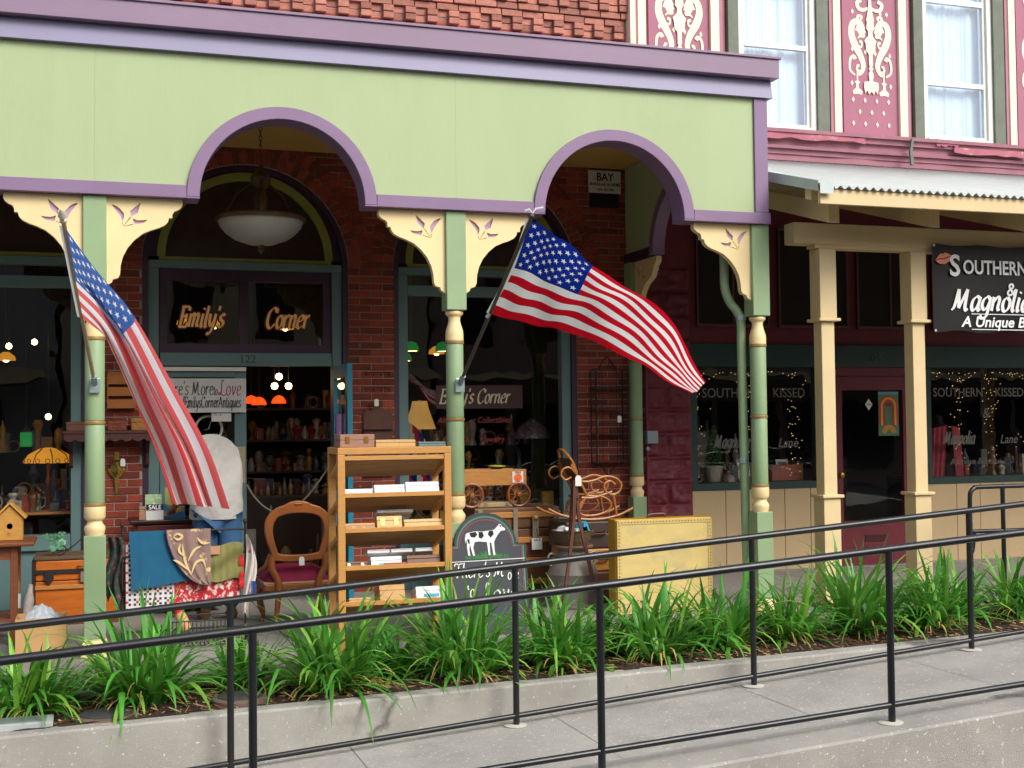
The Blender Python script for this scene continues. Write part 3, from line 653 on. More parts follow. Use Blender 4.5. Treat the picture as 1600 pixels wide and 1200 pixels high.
# door
box('door_jamb', M_maroon, 7.20, 7.295, YW-.005, YW+.12, 0, 2.069, pb); box('door_jamb', M_maroon, 8.235, 8.33, YW-.005, YW+.12, 0, 2.069, pb)
d = box('door', M_maroon, 7.30, 8.23, YW+.02, YW+.065, .01, .47, pb)
for q in ((7.30,7.385,.471,1.975),(8.13,8.23,.471,1.975),(7.386,8.129,1.83,1.975)): box('door_rail', M_maroon, q[0], q[1], YW+.021, YW+.066, q[2], q[3], d)
box('door_glass', M_gl, 7.386, 8.129, YW+.04, YW+.046, .471, 1.829, d)
box('door_head', M_maroon, 7.296, 8.234, YW, YW+.1, 1.98, 2.068, pb)
box('mail_slot', mat('maroon_dark', '#4a1420', .4), 7.63, 7.89, YW+.012, YW+.0195, .25, .32, d)
MB().lathe([(0,-.06),(.024,-.055),(.03,-.035),(.012,-.02),(.012,0)], (7.345, YW+.021, .95), 14, 0, 'y').build('door_knob', mat('brass', '#b98d43', .3, .1, metal=.8), d, True)
box('threshold', mat('alloy', '#b9b9b9', .35, .1, metal=.7), 7.3, 8.23, YW-.03, YW+.1, .0, .012, pb)
text('street_number', '124', .10, mat('number_dark', '#40464a'), pb, (7.78, YW-.024, 2.14), 0, .01, .003, 1, 'CENTER')
box('sill_slab', M_walk, 5.62, XE, YW-.06, YW-.002, -.02, .012, pb)
# rock-faced maroon pier
for i in range(13):
    h = .225; z0 = i*.235
    for x0, x1 in (((5.10,5.625),) if i % 2 == 0 else ((5.10,5.36),(5.367,5.625))):
        mm = MB(); sd_ = i*7.3+x0*3
        def fn(u, v, x0=x0, x1=x1, z0=z0, sd_=sd_):
            e = min(u, 1-u)*(x1-x0); f_ = min(v, 1-v)*h; q = min(1, min(e, f_)/.03)
            x = x0+(x1-x0)*u; z = z0+h*v
            return (x, YW-.02-q*(.028+.03*noise.noise((x*7+sd_, z*7, 0))+.015*noise.noise((x*19, z*19+sd_, 3))), z)
        mm.grid(fn, 16, 9); mm.build('rock_faced_stone', M_maroon, pb)
box('pier_core', M_maroon, 5.095, 5.63, YW-.022, YW+.2, 0, 4.1, pb)
# dark room
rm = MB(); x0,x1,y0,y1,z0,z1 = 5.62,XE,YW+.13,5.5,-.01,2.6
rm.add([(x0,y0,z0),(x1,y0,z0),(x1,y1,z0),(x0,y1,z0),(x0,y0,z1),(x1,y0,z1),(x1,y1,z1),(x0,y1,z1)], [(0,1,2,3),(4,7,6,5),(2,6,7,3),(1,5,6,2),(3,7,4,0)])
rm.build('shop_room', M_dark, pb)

# ------------------------------------------------------------------ tan awning with corrugated roof
aw = thing('corrugated_awning', 'tan timber awning with white corrugated metal roof beside the green porch', 'awning')
YE, ZE, ZR = -.62, 3.275, 4.185
def zroof(y): return ZE+(ZR-ZE)*(y-YE)/(YW-YE)
mm = MB(); n = int((XE-5.24)/.072*8)
mm.grid(lambda u, v: (5.24+(XE-5.24)*u, YE-.03+(YW-YE+.03)*v, zroof(YE-.03+(YW-YE+.03)*v)+.013*math.sin((XE-5.24)*u/.072*2*math.pi)), n, 1)
o = mm.build('roof_sheet', M_tin, aw, 'all'); sl = o.modifiers.new('s', 'SOLIDIFY'); sl.thickness = .003
fl = MB(); fl.add([(5.13,YE-.04,ZE-.05),(5.13,YW,ZR-.05),(5.13,YW,ZR+.03),(5.13,YE-.04,ZE+.03),(5.26,YE-.04,ZE+.03),(5.26,YW,ZR+.03),(5.26,YE-.04,ZE+.02),(5.26,YW,ZR+.02)], [(0,1,2,3),(3,2,5,4),(4,5,7,6)])
fl.build('rake_flashing', mat('zinc_flashing', '#b7c2c2', .45, .08, 4, metal=.2), aw)
fb = MB(); fb.add([(5.145,YE-.042,ZE-.065),(5.262,YE-.042,ZE-.065),(5.262,YE-.042,ZE+.03),(5.145,YE-.042,ZE+.03)], [(0,1,2,3)]); fb.build('flashing_end', mat('zinc_flashing', '#b7c2c2'), aw)
box('eave_fascia', M_tan, 5.17, XE, YE, YE+.035, ZE-.135, ZE-.022, aw, .004)
def slant(mb, x0, x1, ya, yb, off, th):
    mb.add([(x0,ya,zroof(ya)-off-th),(x1,ya,zroof(ya)-off-th),(x1,yb,zroof(yb)-off-th),(x0,yb,zroof(yb)-off-th),(x0,ya,zroof(ya)-off),(x1,ya,zroof(ya)-off),(x1,yb,zroof(yb)-off),(x0,yb,zroof(yb)-off)],
      [(0,3,2,1),(4,5,6,7),(0,1,5,4),(1,2,6,5),(2,3,7,6),(3,0,4,7)]); return mb
for i in range(8):
    x = 5.43+.93*i
    slant(MB(), x, x+.1, -.32, YW, .155, .155).build('rafter', M_tan, aw, False, .006)
for yq in (-.45, .35, 1.15, 1.95): slant(MB(), 5.2, XE, yq, yq+.09, .018, .11).build('purlin', M_tan, aw)
box('beam', M_tan, 5.35, XE, .06, .215, 2.945, 3.115, aw, .006)
box('beam_cap', M_tan, 5.55, XE, .075, .2, 2.915, 2.944, aw)
def tan_post(x, y=.14):
    p = box('awning_post', M_tan, x-.06, x+.06, y-.06, y+.06, .0, 2.914, aw, .004)
    for z0, z1 in ((2.345, 2.912), (.0, .885)): box('post_casing', M_tan, x-.077, x+.077, y-.077, y+.077, z0, z1, p, .004)
    for z0 in (2.318, .886): box('collar', M_tan, x-.1, x+.1, y-.1, y+.1, z0, z0+.026, p, .006)
for x in (5.66, 6.53, 8.9, 11.2): tan_post(x)

# ------------------------------------------------------------------ ramp railings
def railing(y, top, low, base, posts, label, xa=-3.2, xb=9.5, rr=.0205):
    t = thing('handrail', label, 'railing', (0,0,0), 'black handrails along the ramp')
    MB().tube([(xa,y,top(xa)),(xb,y,top(xb))], rr, 14).build('top_rail', M_black, t, True)
    for i in range(len(posts)-1):
        a, b = posts[i]+.012, posts[i+1]-.012
        MB().tube([(a,y,low(a)),(b,y,low(b))], .0165, 12).build('lower_rail', M_black, t, True)
    for x in posts:
        po = MB().tube([(x,y,base(x)),(x,y,top(x)-.012)], .019, 12).build('post', M_black, t, True)
        MB().lathe([(.0,.006),(.055,.005),(.075,.0)], (x,y,base(x)-.001), 14).build('grout_patch', mat('grout', '#c2bdb2', .9, .1, 9), po, True)
    return t
railing(-1.75, lambda x: .511+.0695*x, lambda x: -.378+.0745*x, rampz, [-2.6,-.95,.70,2.345,3.915,5.55,7.2,8.9], 'black pipe handrail beside the planter, the farther of the two long rails')
railing(-3.1, lambda x: .56+.066*x, lambda x: -.217+.056*x, lambda x: -.335+.063*x, [-2.6,-.98,.66,2.33,3.98,5.6,7.2,8.9], 'black pipe handrail on the ramp edge, nearest to the viewer')
lp = thing('loop_rail', 'short looped black handrail standing behind the plants at right', 'railing')
yl = -.45; pts = smooth_line([(6.585,yl,.45),(6.585,yl,.62),(6.585,yl,.88),(6.60,yl,.94),(6.64,yl,.965),(6.72,yl,.97),(7.6,yl,.97),(9,yl,.97)], 5)
MB().tube(pts, .018, 12).build('rail_loop', M_black, lp, True)
MB().tube([(6.585,yl,.45),(6.60,yl,.47),(6.62,yl,.62)], .018, 10).build('loop_end', M_black, lp, True)
MB().tube([(6.585,yl,.62),(9,yl,.60)], .0165, 10).build('lower_rail', M_black, lp, True)
for x in (6.9, 8.4): MB().tube([(x,yl,0),(x,yl,.965)], .018, 12).build('post', M_black, lp, True)
MB().tube([(6.585,yl,0),(6.585,yl,.46)], .018, 12).build('post', M_black, lp, True)

# ------------------------------------------------------------------ planting
M_leaf = [mat('daylily_leaf', '#4c9636', .42, .25, 12, .1, 90, rnd=.45), mat('daylily_leaf_light', '#82b944', .45, .25, 12, rnd=.35, spot=(9,.66,'#b9ae4a',.1)), mat('dry_leaf', '#b99a5c', .8, .25, 15, rnd=.3)]
for m_ in M_leaf[:2]:
    n_ = m_.node_tree.nodes; b_ = n_['Principled BSDF']; tr_ = n_.new('ShaderNodeBsdfTranslucent'); tr_.inputs[0].default_value = (.2,.46,.07,1)
    x_ = n_.new('ShaderNodeMixShader'); x_.inputs[0].default_value = .3; l_ = m_.node_tree.links
    l_.new(b_.outputs[0], x_.inputs[1]); l_.new(tr_.outputs[0], x_.inputs[2]); l_.new(x_.outputs[0], n_['Material Output'].inputs[0])
def blade(mb, p, az, el, L, w, droop, mi, n=8, twist=0):
    q = Vector(p); d = Vector((math.cos(az)*math.cos(el), math.sin(az)*math.cos(el), math.sin(el))); vs = []
    tw = random.uniform(-.5,.5)
    kink = random.random() < .15; kp = random.randint(3, n-2)
    for i in range(n+1):
        t = i/n; sidev = Vector((-math.sin(az+tw*t), math.cos(az+tw*t), 0)); nn = d.cross(sidev).normalized()
        ww = w*(1-.12*(1-t))*(min(1, t*6+.55))*(1-t**2.6)/2+.0006
        vs += [q+sidev*ww+nn*-.25*ww, q-nn*.0, q-sidev*ww+nn*-.25*ww]
        q = q+d*(L/n); d = (d+Vector((0,0,-droop*(.25+1.5*t)*(3 if kink and i == kp else 1)))).normalized()
    fs = []
    for i in range(n):
        a = i*3; fs += [(a,a+1,a+4,a+3),(a+1,a+2,a+5,a+4)]
    mb.add(vs, fs, mi)
LABELS = ['daylily clump at the left edge of the planter', 'daylily clump just behind the left round cover', 'small daylily clump behind the right round cover', 'broad daylily clump in front of the oval-back chair',
 'low sparse daylily clump in front of the wooden box shelf', 'large daylily clump below the chalkboard', 'daylily clump between chalkboard and milk can', 'small daylily clump at the back, in front of the milk can',
 'daylily clump spilling over the wall in front of the yellow case, left one', 'daylily clump in front of the right half of the yellow case', 'daylily clump in front of the right green post', 'daylily clump in front of the first tan post',
 'daylily clump in front of the maroon door', 'daylily clump in front of the second tan post', 'daylily clump behind the far rail post at right', 'daylily clump at the right edge of the planter']
CL = [(-.36,-1.05,1.05,80),(.27,-1.0,1.15,85),(.86,-.85,.85,50),(1.36,-1.16,1.25,100),(1.78,-.98,.85,50),(2.2,-1.12,1.25,105),(2.85,-1.1,1.1,80),(3.25,-.85,.8,45),(3.52,-1.12,1.15,90),(4.07,-1.0,1.1,80),(4.6,-1.02,1.05,75),(5.25,-.95,1.2,95),(5.72,-1.1,.95,60),(6.0,-.9,1.1,85),(6.65,-.9,1.0,70),(7.05,-1.05,1.1,80),(-1.0,-1.05,1.1,70),(7.8,-1.0,1.1,70)]
for i, (x, y, s, nb) in enumerate(CL):
    z = soilz(x, y); random.seed(100+i)
    lab = 'green strap-leaved '+LABELS[i] if i < len(LABELS) else None
    if lab is None: continue
    t = thing('daylily_plant', lab, 'plant', (0,0,0), 'daylilies in the planter')
    mb = MB()
    s *= (1.02,1.12,.95,1.12,.95,1.1,1.06,.98)[i % 8]
    for k in range(int(nb*1.75)):
        az = random.uniform(0, 2*math.pi); el = R_(random.triangular(12, 88, 52)); rr = random.random()**.5*.13*s
        pa = random.uniform(0, 6.283)
        blade(mb, (x+rr*math.cos(pa), y+rr*math.sin(pa)*.8, z-.01), az, el, s*random.uniform(.34,.62), random.uniform(.024,.047), random.uniform(.12,.32), 0 if random.random() < .72 else 1, 8)
    stuff(mb.build('leaves', M_leaf, t, 'all'))
    mb = MB()
    for k in range(int(nb*.55)):
        az = random.uniform(0, 2*math.pi); rr = random.random()*.13*s
        blade(mb, (x+rr*math.cos(az), y+rr*math.sin(az), z+random.uniform(0,.05)), az+random.uniform(-.4,.4), R_(random.uniform(5,45)), s*random.uniform(.15,.32), random.uniform(.008,.016), random.uniform(.2,.45), 2 if random.random() < .8 else 1, 7)
    stuff(mb.build('withered_leaves', M_leaf, t, 'all'))
random.seed(5); mb = MB()
for k in range(5200):                              # bark chips and straw litter
    x = random.uniform(-1.2, 8.5); y = -1.46+random.random()*.72; z = soilz(x, y)+.004
    a = random.uniform(0, 6.28); L = random.choice((.02,.03,.05,.09)); w_ = .006 if L > .04 else random.uniform(.008,.016); e = random.uniform(-.2,.35)
    dx, dy = math.cos(a)*L/2, math.sin(a)*L/2; px, py = -math.sin(a)*w_/2, math.cos(a)*w_/2
    mb.add([(x-dx+px,y-dy+py,z),(x-dx-px,y-dy-py,z+.003),(x+dx-px,y+dy-py,z+abs(e)*L+.004),(x+dx+px,y+dy+py,z+abs(e)*L)], [(0,1,2,3)], random.choice((0,0,1,2)))
lit = mb.build('mulch', [mat('bark_brown', '#5b3b28', .9, .3, 20, rnd=.4), mat('bark_pale', '#8b6a4b', .9, .3, 20, rnd=.4), mat('straw', '#b79d6a', .85, .2, 20, rnd=.3)])
stuff(lit); tag(lit, 'brown bark mulch and dry straw covering the planter soil', 'mulch')
# covers and grate
for lab, x, y, r in (('round iron cover with concrete collar at left in planter', .06, -1.34, .155), ('round iron cover behind the railing posts in planter', .80, -1.30, .14)):
    t = thing('round_cover', lab, 'cover', (x, y, soilz(x,y)+.0), 'round utility covers in the planter')
    o = MB().lathe([(r*1.12,-.06),(r*1.12,.012),(r*.98,.024),(r*.93,.024)], (0,0,0), 36).build('collar', mat('rusty_ring', '#6e5a4e', .85, .2, 14, .3, 60), t, True)
    o = MB().lathe([(r*.93,.005),(r*.93,.028),(r*.9,.031),(.0,.031)], (0,0,.0), 36).build('lid', mat('dark_lid', '#3c3c3c', .75, .25, 9, .4, 60), t, True)
t = thing('meter_box', 'rectangular grey meter box lid at the left end of the planter', 'meter box', (-.42,-1.38,-.1))
MB().box(-.25,.2,-.09,.1,-.05,.018).build('frame', mat('grey_plastic', '#a7adae', .6, .1), t, False, .004); MB().box(-.22,.165,-.06,.07,-.05,.023).build('lid', mat('lid_grey_green', '#6d7873', .7, .1, 9), t)
# ------------------------------------------------------------------ across the street (seen in the window reflections)
for i, (xa, xb, h, col, lab) in enumerate(((-40,-12,7.5,'#a5806a','brown brick two storey shop across the street, leftmost of the row'),(-11.8,-1,9.0,'#a3a19b','grey stucco building across the street, taller than its neighbours'),(-.8,10,6.6,'#b8a88e','sandy low shop across the street facing the porch'),(10.2,70,8.2,'#8d766c','dark brick building across the street, rightmost of the row'))):
    t = thing('street_building', lab, 'building', (0,0,0), 'buildings across the street')
    m_ = mat('far_wall_%d' % i, col, .9, .12, 1.2); box('wall', m_, xa, xb, -34, -24, -.62, h, t)
    box('parapet', M_ivory, xa-.1, xb+.1, -24.0, -23.7, h-.5, h+.15, t); n_ = int((xb-xa)/2.4)
    for k in range(n_):
        x = xa+1.2+k*2.4
        box('window', M_dark, x-.55, x+.55, -23.995, -23.95, 4.1, 5.8, t); box('shop_window', M_dark, x-1.0, x+1.0, -23.995, -23.94, .0, 2.3, t)
    box('canopy', M_tan, xa+.3, xb-.3, -23.7, -21.6, 2.9, 3.1, t)

# ------------------------------------------------------------------ flags
M_flag = [cloth('flag_white', '#f2f4f6', .55), cloth('flag_red', '#d3102a', .5), cloth('flag_blue', '#0d2f9a', .45)]
def flag(name, label, base, tipp, net, wave, mats, pole_col):
    t = thing(name, label, 'flag')
    cache = {}
    rows = [smooth_line(r, 8) for r in net]
    def P(s, tt):
        n = len(rows[0])-1; f = s*n; i = min(int(f), n-1); a, b, d = [r[i].lerp(r[i+1], f-i) for r in rows]
        q0 = a.lerp(b, min(1, tt*2)) if tt < .5 else b.lerp(d, tt*2-1); q1 = a*(1-tt)*(1-2*tt)+b*4*tt*(1-tt)+d*tt*(2*tt-1)
        return q1*.85+q0*.15+wave(s, tt)
    mb = MB(); K = 7/13
    STARS = [(.4*(c*2+1+(r % 2))/12, K*(r+1)/10) for r in range(9) for c in range(6 if r % 2 == 0 else 5)]
    def star(u, v):
        for cu, cv in STARS:
            x = (u-cu)/.0175; y = -(v-cv)/.0175/1.75
            if x*x+y*y > 1: continue
            a = math.atan2(x, y) % (2*math.pi/5); a = min(a, 2*math.pi/5-a); r = math.hypot(x, y)
            px, py = r*math.sin(a), r*math.cos(a); qx, qy = .385*math.sin(math.pi/5), .385*math.cos(math.pi/5)   # edge from tip (0,1) to notch (qx,qy)
            if qx*(py-1)-(qy-1)*px < 0: return True
        return False
    stripe = lambda v: 1 if int(v*13) % 2 == 0 else 0
    mb.grid(lambda u, v: P(.4*u, K*v), 220, 190, 0, lambda u, v: 0 if star(.4*u, K*v) else 2)
    mb.grid(lambda u, v: P(.4+.6*u, K*v), 60, 56, 0, lambda u, v: stripe(K*v))
    mb.grid(lambda u, v: P(u, K+(1-K)*v), 100, 48, 0, lambda u, v: stripe(K+(1-K)*v))
    fl = mb.build('cloth', mats, t, 'all')
    hd = MB().grid(lambda u, v: P(0, v)+Vector((-.03*(1-u)+.002, -.003, .006*(1-u))), 2, 40); hd.build('hoist_band', mats[0], t, 'all')
    b = Vector(base); tp = Vector(tipp); d = (tp-b).normalized()
    MB().tube([b, tp], .0125, 12).build('pole', pole_col, t, True)
    M = Matrix.Translation(tp) @ d.to_track_quat('Z','Y').to_matrix().to_4x4()
    if name == 'draped_flag': MB().lathe([(.012,-.01),(.02,.0),(.02,.012),(.01,.02),(.024,.045),(.016,.075),(.004,.10),(0,.102)], (0,0,0), 14, 0, 'z', M).build('finial', mat('gilt_finial', '#d9d2bd', .35, .1, metal=.4), t, True)
    else:
        MB().tube([tp+Vector(q) for q in ((-.05,0,.025),(-.02,0,.035),(0,0,.01),(.02,0,.04),(.07,0,.05))], .006, 8).build('cord_bow', mats[0], t, True)
        MB().tube([b+d*.75+Vector((-.015,-.012,0)), b+d*.8], .012, 8).build('clip', mats[0], t, True)
    br = MB(); br.box(-.035,.035,-.008,.0,-.055,.045); br.v = [tuple(Vector(q)+Vector((b.x, b.y+.005, b.z-.01))) for q in br.v]
    br.build('bracket_plate', mat('zinc_bracket', '#9fb3b4', .35, .15, 20, metal=.7), t, False, .004)
    MB().tube([b-d*.02, b+d*.09], .019, 12).build('bracket_socket', mat('zinc_bracket', '#9fb3b4'), t, True)
    return t
N2 = [[(2.579,-1.425,2.776),(2.87,-1.33,2.655),(3.228,-1.22,2.457),(3.639,-1.15,2.195),(3.957,-1.1,1.802)],[(2.590,-1.10,2.55),(2.88,-.99,2.472),(3.253,-.9,2.336),(3.719,-.8,2.059),(4.085,-.72,1.758)],[(2.545,-.677,2.258),(2.89,-.62,2.199),(3.218,-.55,2.116),(3.791,-.42,1.945),(4.187,-.35,1.717)]]
def wv2(s, t): return Vector((0, -.035*math.sin(s*11+t*3.2)*s**.7-.012*math.sin(s*27-t*6), .022*math.sin(s*9.5+t*2.0+1.1)*s**.6+.006*math.sin(s*31+t*9)))
M_poleg = mat('dark_grey_pole', '#4b463f', .5, .15, 20); M_polew = mat('pale_wood_pole', '#b39d78', .5, .15, 20)
flag('flying_flag', 'stars and stripes flag flying to the right from the middle green post', (2.515,-.03,1.81), (2.581,-1.468,2.806), N2, wv2, M_flag, M_poleg)
N1 = [[(-.162,-1.514,2.618),(.003,-1.44,2.38),(.194,-1.38,2.126),(.396,-1.32,1.761),(.599,-1.27,1.388),(.731,-1.22,1.027)],[(-.117,-1.101,2.393),(.032,-1.2,2.205),(.159,-1.23,2.005),(.305,-1.22,1.69),(.455,-1.2,1.378),(.565,-1.2,1.049)],[(-.075,-.718,2.185),(.059,-.98,2.04),(.118,-1.1,1.881),(.215,-1.13,1.617),(.315,-1.15,1.372),(.405,-1.18,1.067)]]
def wv1(s, t):
    a = min(1, s*3); return Vector((.02*a*math.sin(t*12.6+s*2), -.11*a*math.sin(t*12.6+s*2.0+.6)-.02*math.sin(t*31+s*5)*a, .0))
M_flag1 = [cloth('pale_flag_white', '#f4f2f6', .65), cloth('pale_flag_red', '#e86a6c', .65), cloth('pale_flag_blue', '#4a70b8', .6)]  # paler, more translucent cloth than the flying flag
flag('draped_flag', 'pale stars and stripes flag hanging limp from the left green post', (0,-.03,1.81), (-.167,-1.56,2.643), N1, wv1, M_flag1, M_polew)

# ------------------------------------------------------------------ banner and signs
bn = thing('banner', 'black vinyl shop banner with white lettering hung from the tan beam', 'banner')
def bnP(u, v): x = 6.63+1.95*u; return Vector((x, .014-.008*math.sin(u*3.14*4)*(v-.5)+.004*math.sin(v*3.1+u*5), 2.98-.745*v-.012*math.sin(u*6.28*2)**2*(1-v)+.02*math.sin(u*6.28*2)**2*v))
MB().grid(bnP, 70, 24).build('vinyl', mat('black_vinyl', '#0d0e10', .4, .1, 6, spec=.3), bn, 'all')
M_wlet = mat('white_print', '#f0f0f0', .6, .03); yb = .002
text('lettering', 'S', .25, M_wlet, bn, (6.79,yb,2.715), 0, .02, .001, .95); text('lettering', 'OUTHERN KISSED', .165, M_wlet, bn, (6.925,yb,2.735), 0, .018, .001, .84)
text('lettering', '&', .16, M_wlet, bn, (7.36,yb,2.555), .1, .012, .001)
write('script_lettering', 'Magnolia', .118, M_wlet, bn, (6.80,yb,2.425), .11, .20, 30, .28, .93)
text('lettering', 'A Unique Boutique', .125, M_wlet, bn, (6.90,yb,2.288), .22, .02, .001, 1.1)
for z in (2.392, 2.262): box('rule', M_wlet, 7.0, 8.3, yb-.002, yb, z, z+.006, bn)
lip = MB(); M = Matrix.Translation((6.735, yb, 2.86)) @ FACE @ Matrix.Rotation(.2, 4, 'Z')
lip.add([(x,y_,0) for x,y_ in ((-.085,-.005),(-.04,.032),(-.015,.04),(0,.032),(.02,.042),(.05,.03),(.085,.0),(.04,.004),(0,-.004),(-.04,.004))], [tuple(range(10))], 0, M)
lip.add([(x,y_,0) for x,y_ in ((-.085,-.012),(-.04,-.004),(0,-.012),(.04,-.004),(.085,-.007),(.05,-.038),(.0,-.052),(-.05,-.042))], [tuple(range(8))], 0, M)
lip.build('lips_print', mat('coral_print', '#e58a6e', .6, .1), bn)
for u, v in ((.008,.02),(.008,.98),(.5,.02),(.5,.98)):
    q = bnP(u, v); MB().lathe([(0,-.004),(.012,-.003),(.013,0)], (q.x,q.y-.004,q.z), 10, 0, 'y').build('grommet', mat('alloy','#b9b9b9'), bn)
sg = thing('alarm_sign', 'small white BAY burglar alarm sign high on the brick wall inside the porch', 'sign')
box('plate', mat('white_enamel', '#d8d6d0', .45, .06, 9), 4.56, 4.90, 2.500, 2.512, 3.755, 3.975, sg, .003)
for s_, sz, z, b_ in (('BAY', .11, 3.875, .02), ('BURGLAR ALARMS', .043, 3.825, .01), ('1-800-425-1868', .032, 3.778, .005)):
    text('sign_lettering', s_, sz, mat('black_print', '#16161a', .6), sg, (4.73, 2.497, z), 0, b_, .001, .9, 'CENTER')
box('bracket_box', M_dark, 4.58, 4.88, 2.513, 2.538, 3.62, 3.96, sg)
ps = thing('paper_sign', 'hand lettered white paper sign taped to the left door leaf', 'sign')
yp = 2.585
box('sheet', mat('poster_paper', '#d7d6d2', .8, .04, 6), .50, 1.285, yp, yp+.003, 1.645, 1.945, ps)
M_ink = mat('ink_black', '#23232a', .7); M_inkr = mat('ink_red', '#b03a4c', .7)
write('handwriting', "There's More", .078, M_ink, ps, (.53,yp-.003,1.80), .07, .02, 20, .05, .60); write('handwriting', "to", .05, M_ink, ps, (1.0,yp-.003,1.80), .09, .02, 20, .05, .5)
write('handwriting_red', "Love", .085, M_inkr, ps, (1.04,yp-.003,1.795), .07, .03, 20, .1, .62)
write('handwriting', "ebay.com/EmilysCornerAntiques", .062, M_ink, ps, (.53,yp-.003,1.69), .085, .02, 20, .03, .46)
pn = thing('paper_note', 'small white note taped below the hand lettered sign on the door', 'sign')
box('sheet', mat('poster_paper', '#d7d6d2'), .985, 1.155, yp, yp+.002, 1.565, 1.637, pn); text('print', '15 - 6', .03, M_ink, pn, (1.0,yp-.002,1.615), 0, 0, .0005)
ck = thing('wall_clock', 'round dark clock with white rim behind the glass of the door', 'clock')
MB().tube([(.97+.115*math.cos(a),2.715,1.5+.115*math.sin(a)) for a in [i*math.pi/16 for i in range(32)]], .012, 8, 0, True).build('rim', M_white, ck, True)
MB().lathe([(0,-.002),(.105,-.002)], (.97,2.72,1.5), 28, 0, 'y').build('face', M_dark, ck)
for k in range(12): a = k*math.pi/6; MB().lathe([(0,-.006),(.009,-.006)], (.97+.085*math.sin(a),2.72,1.5+.085*math.cos(a)), 6, 0, 'y').build('numeral', M_white, ck)
MB().bar((.97,2.71,1.5),(.99,2.71,1.57),.006,.003).build('hand', M_white, ck); MB().bar((.97,2.711,1.5),(.93,2.711,1.49),.008,.003).build('hand', M_white, ck)
po = thing('jukebox_poster', 'colourful jukebox poster taped inside the maroon door', 'poster'); yj = YW+.036
box('sheet', mat('poster_green', '#4f7d58', .5, .2, 9), 7.835, 8.085, yj-.002, yj, 1.35, 1.815, po)
for r0, r1, c_ in ((.095,.115,'#c0392b'),(.07,.094,'#e0a32e'),(.04,.069,'#a83c24'),(.0,.039,'#6a2a1c')):
    MB().ring((7.96,1.66), r0, r1, 0, math.pi, yj-.006, yj-.003, 20).build('arc_print', mat('print'+c_[1:], c_, .5, .1), po)
    if r0 > .03: MB().box(7.96-r1, 7.96-r0, yj-.006, yj-.003, 1.46, 1.6595).build('side_print', mat('print'+c_[1:], c_), po); MB().box(7.96+r0, 7.96+r1, yj-.006, yj-.003, 1.46, 1.6595).build('side_print', mat('print'+c_[1:], c_), po)
MB().ring((7.96,1.38), .03, .085, 0, math.pi, yj-.006, yj-.003, 18).build('grille_print', mat('printamber', '#c9892c', .5, .15, 30), po)
box('title_print', mat('print_blue', '#5aa0b8', .5), 7.838, 8.082, yj-.005, yj-.003, 1.785, 1.812, po)
dc = thing('diamond_card', 'small white diamond card on the glass of the maroon door', 'sign'); MB().prism([(7.72,1.74),(7.765,1.68),(7.72,1.62),(7.675,1.68)], yj-.003, yj).build('card', M_white, dc); text('print', 'OPEN', .022, M_ink, dc, (7.72,yj-.005,1.672), 0, 0, .0005, 1, 'CENTER')

# ------------------------------------------------------------------ porch fixtures
pl = thing('pendant_light', 'unlit ribbed white glass bowl lamp hanging from the porch ceiling', 'lamp', (1.235,1.1,0))
mb = MB(); n = 48
for i, (r, z) in enumerate([(.325,3.115),(.31,3.07),(.27,3.02),(.2,2.97),(.1,2.935),(.03,2.925)]):
    for k in range(n): a = 2*math.pi*k/n; q = r*(1+.012*(1 if k % 2 else -1)); mb.v.append((q*math.cos(a), q*math.sin(a), z))
for i in range(5):
    for k in range(n): mb.f.append((i*n+k, i*n+(k+1)%n, (i+1)*n+(k+1)%n, (i+1)*n+k)); mb.mi.append(0)
mb.build('bowl', mat('frosted_glass', '#a3a39a', .35, .04, 9), pl, 'all')
M_brz = mat('bronze', '#5b4630', .45, .2, 14, metal=.5)
MB().lathe([(.30,3.116),(.345,3.112),(.35,3.135),(.33,3.15),(.28,3.15)], (0,0,0), 40).build('rim', M_brz, pl, True)
MB().lathe([(.035,2.93),(.02,2.905),(.03,2.89),(.012,2.87),(0,2.855)], (0,0,0), 16).build('finial', M_brz, pl, True)
MB().lathe([(.05,3.15),(.06,3.3),(.03,3.36),(.07,3.4),(.08,3.46),(.03,3.52),(.012,3.56)], (0,0,0), 18).build('stem', M_brz, pl, True)
for k in range(3): a = k*2.09+.5; MB().tube([(.07*math.cos(a),.07*math.sin(a),3.42),(.2*math.cos(a),.2*math.sin(a),3.34),(.32*math.cos(a),.32*math.sin(a),3.15)], .012, 8).build('arm', M_brz, pl, True)
for k in range(11): zc = 3.58+k*.038; MB().tube([(.012*math.cos(a)*(1 if k%2 else 0), .012*math.cos(a)*(0 if k%2 else 1), zc+.024*math.sin(a)) for a in [j*math.pi/4 for j in range(8)]], .004, 5, 0, True).build('chain_link', M_brz, pl, True)
ds = thing('downspout', 'green painted downspout bending down beside the right porch post', 'pipe')
MB().tube(smooth_line([(4.79,.2,3.06),(4.79,.2,2.75),(4.795,.2,2.58),(4.83,.19,2.47),(4.885,.17,2.39),(4.91,.16,2.3),(4.912,.16,2.0),(4.925,.16,.6),(4.93,.16,.02)], 6), .036, 14).build('pipe', M_postgreen, ds, True)
for z in (2.34, 1.2): MB().lathe([(.041,z-.02),(.041,z+.02)], (4.911,.16,0), 14).build('strap', mat('zinc_bracket','#9fb3b4'), ds, True)
eb = thing('electrical_box', 'small grey electrical box on the maroon stone pier', 'electrical box'); box('cover', mat('grey_box', '#8f989c', .5, .06), 5.10, 5.215, 2.40, 2.475, 1.31, 1.435, eb, .006)
for z0, z1 in ((.0,1.309),(1.436,3.0)): MB().tube([(5.118,2.455,z0),(5.118,2.455,z1)], .014, 8).build('conduit', M_maroon, eb, True)
MB().lathe([(.0,-.014),(.018,-.014),(.02,0)], (5.118,2.44,1.26), 10, 0, 'y').build('coupling', mat('grey_box','#8f989c'), eb)
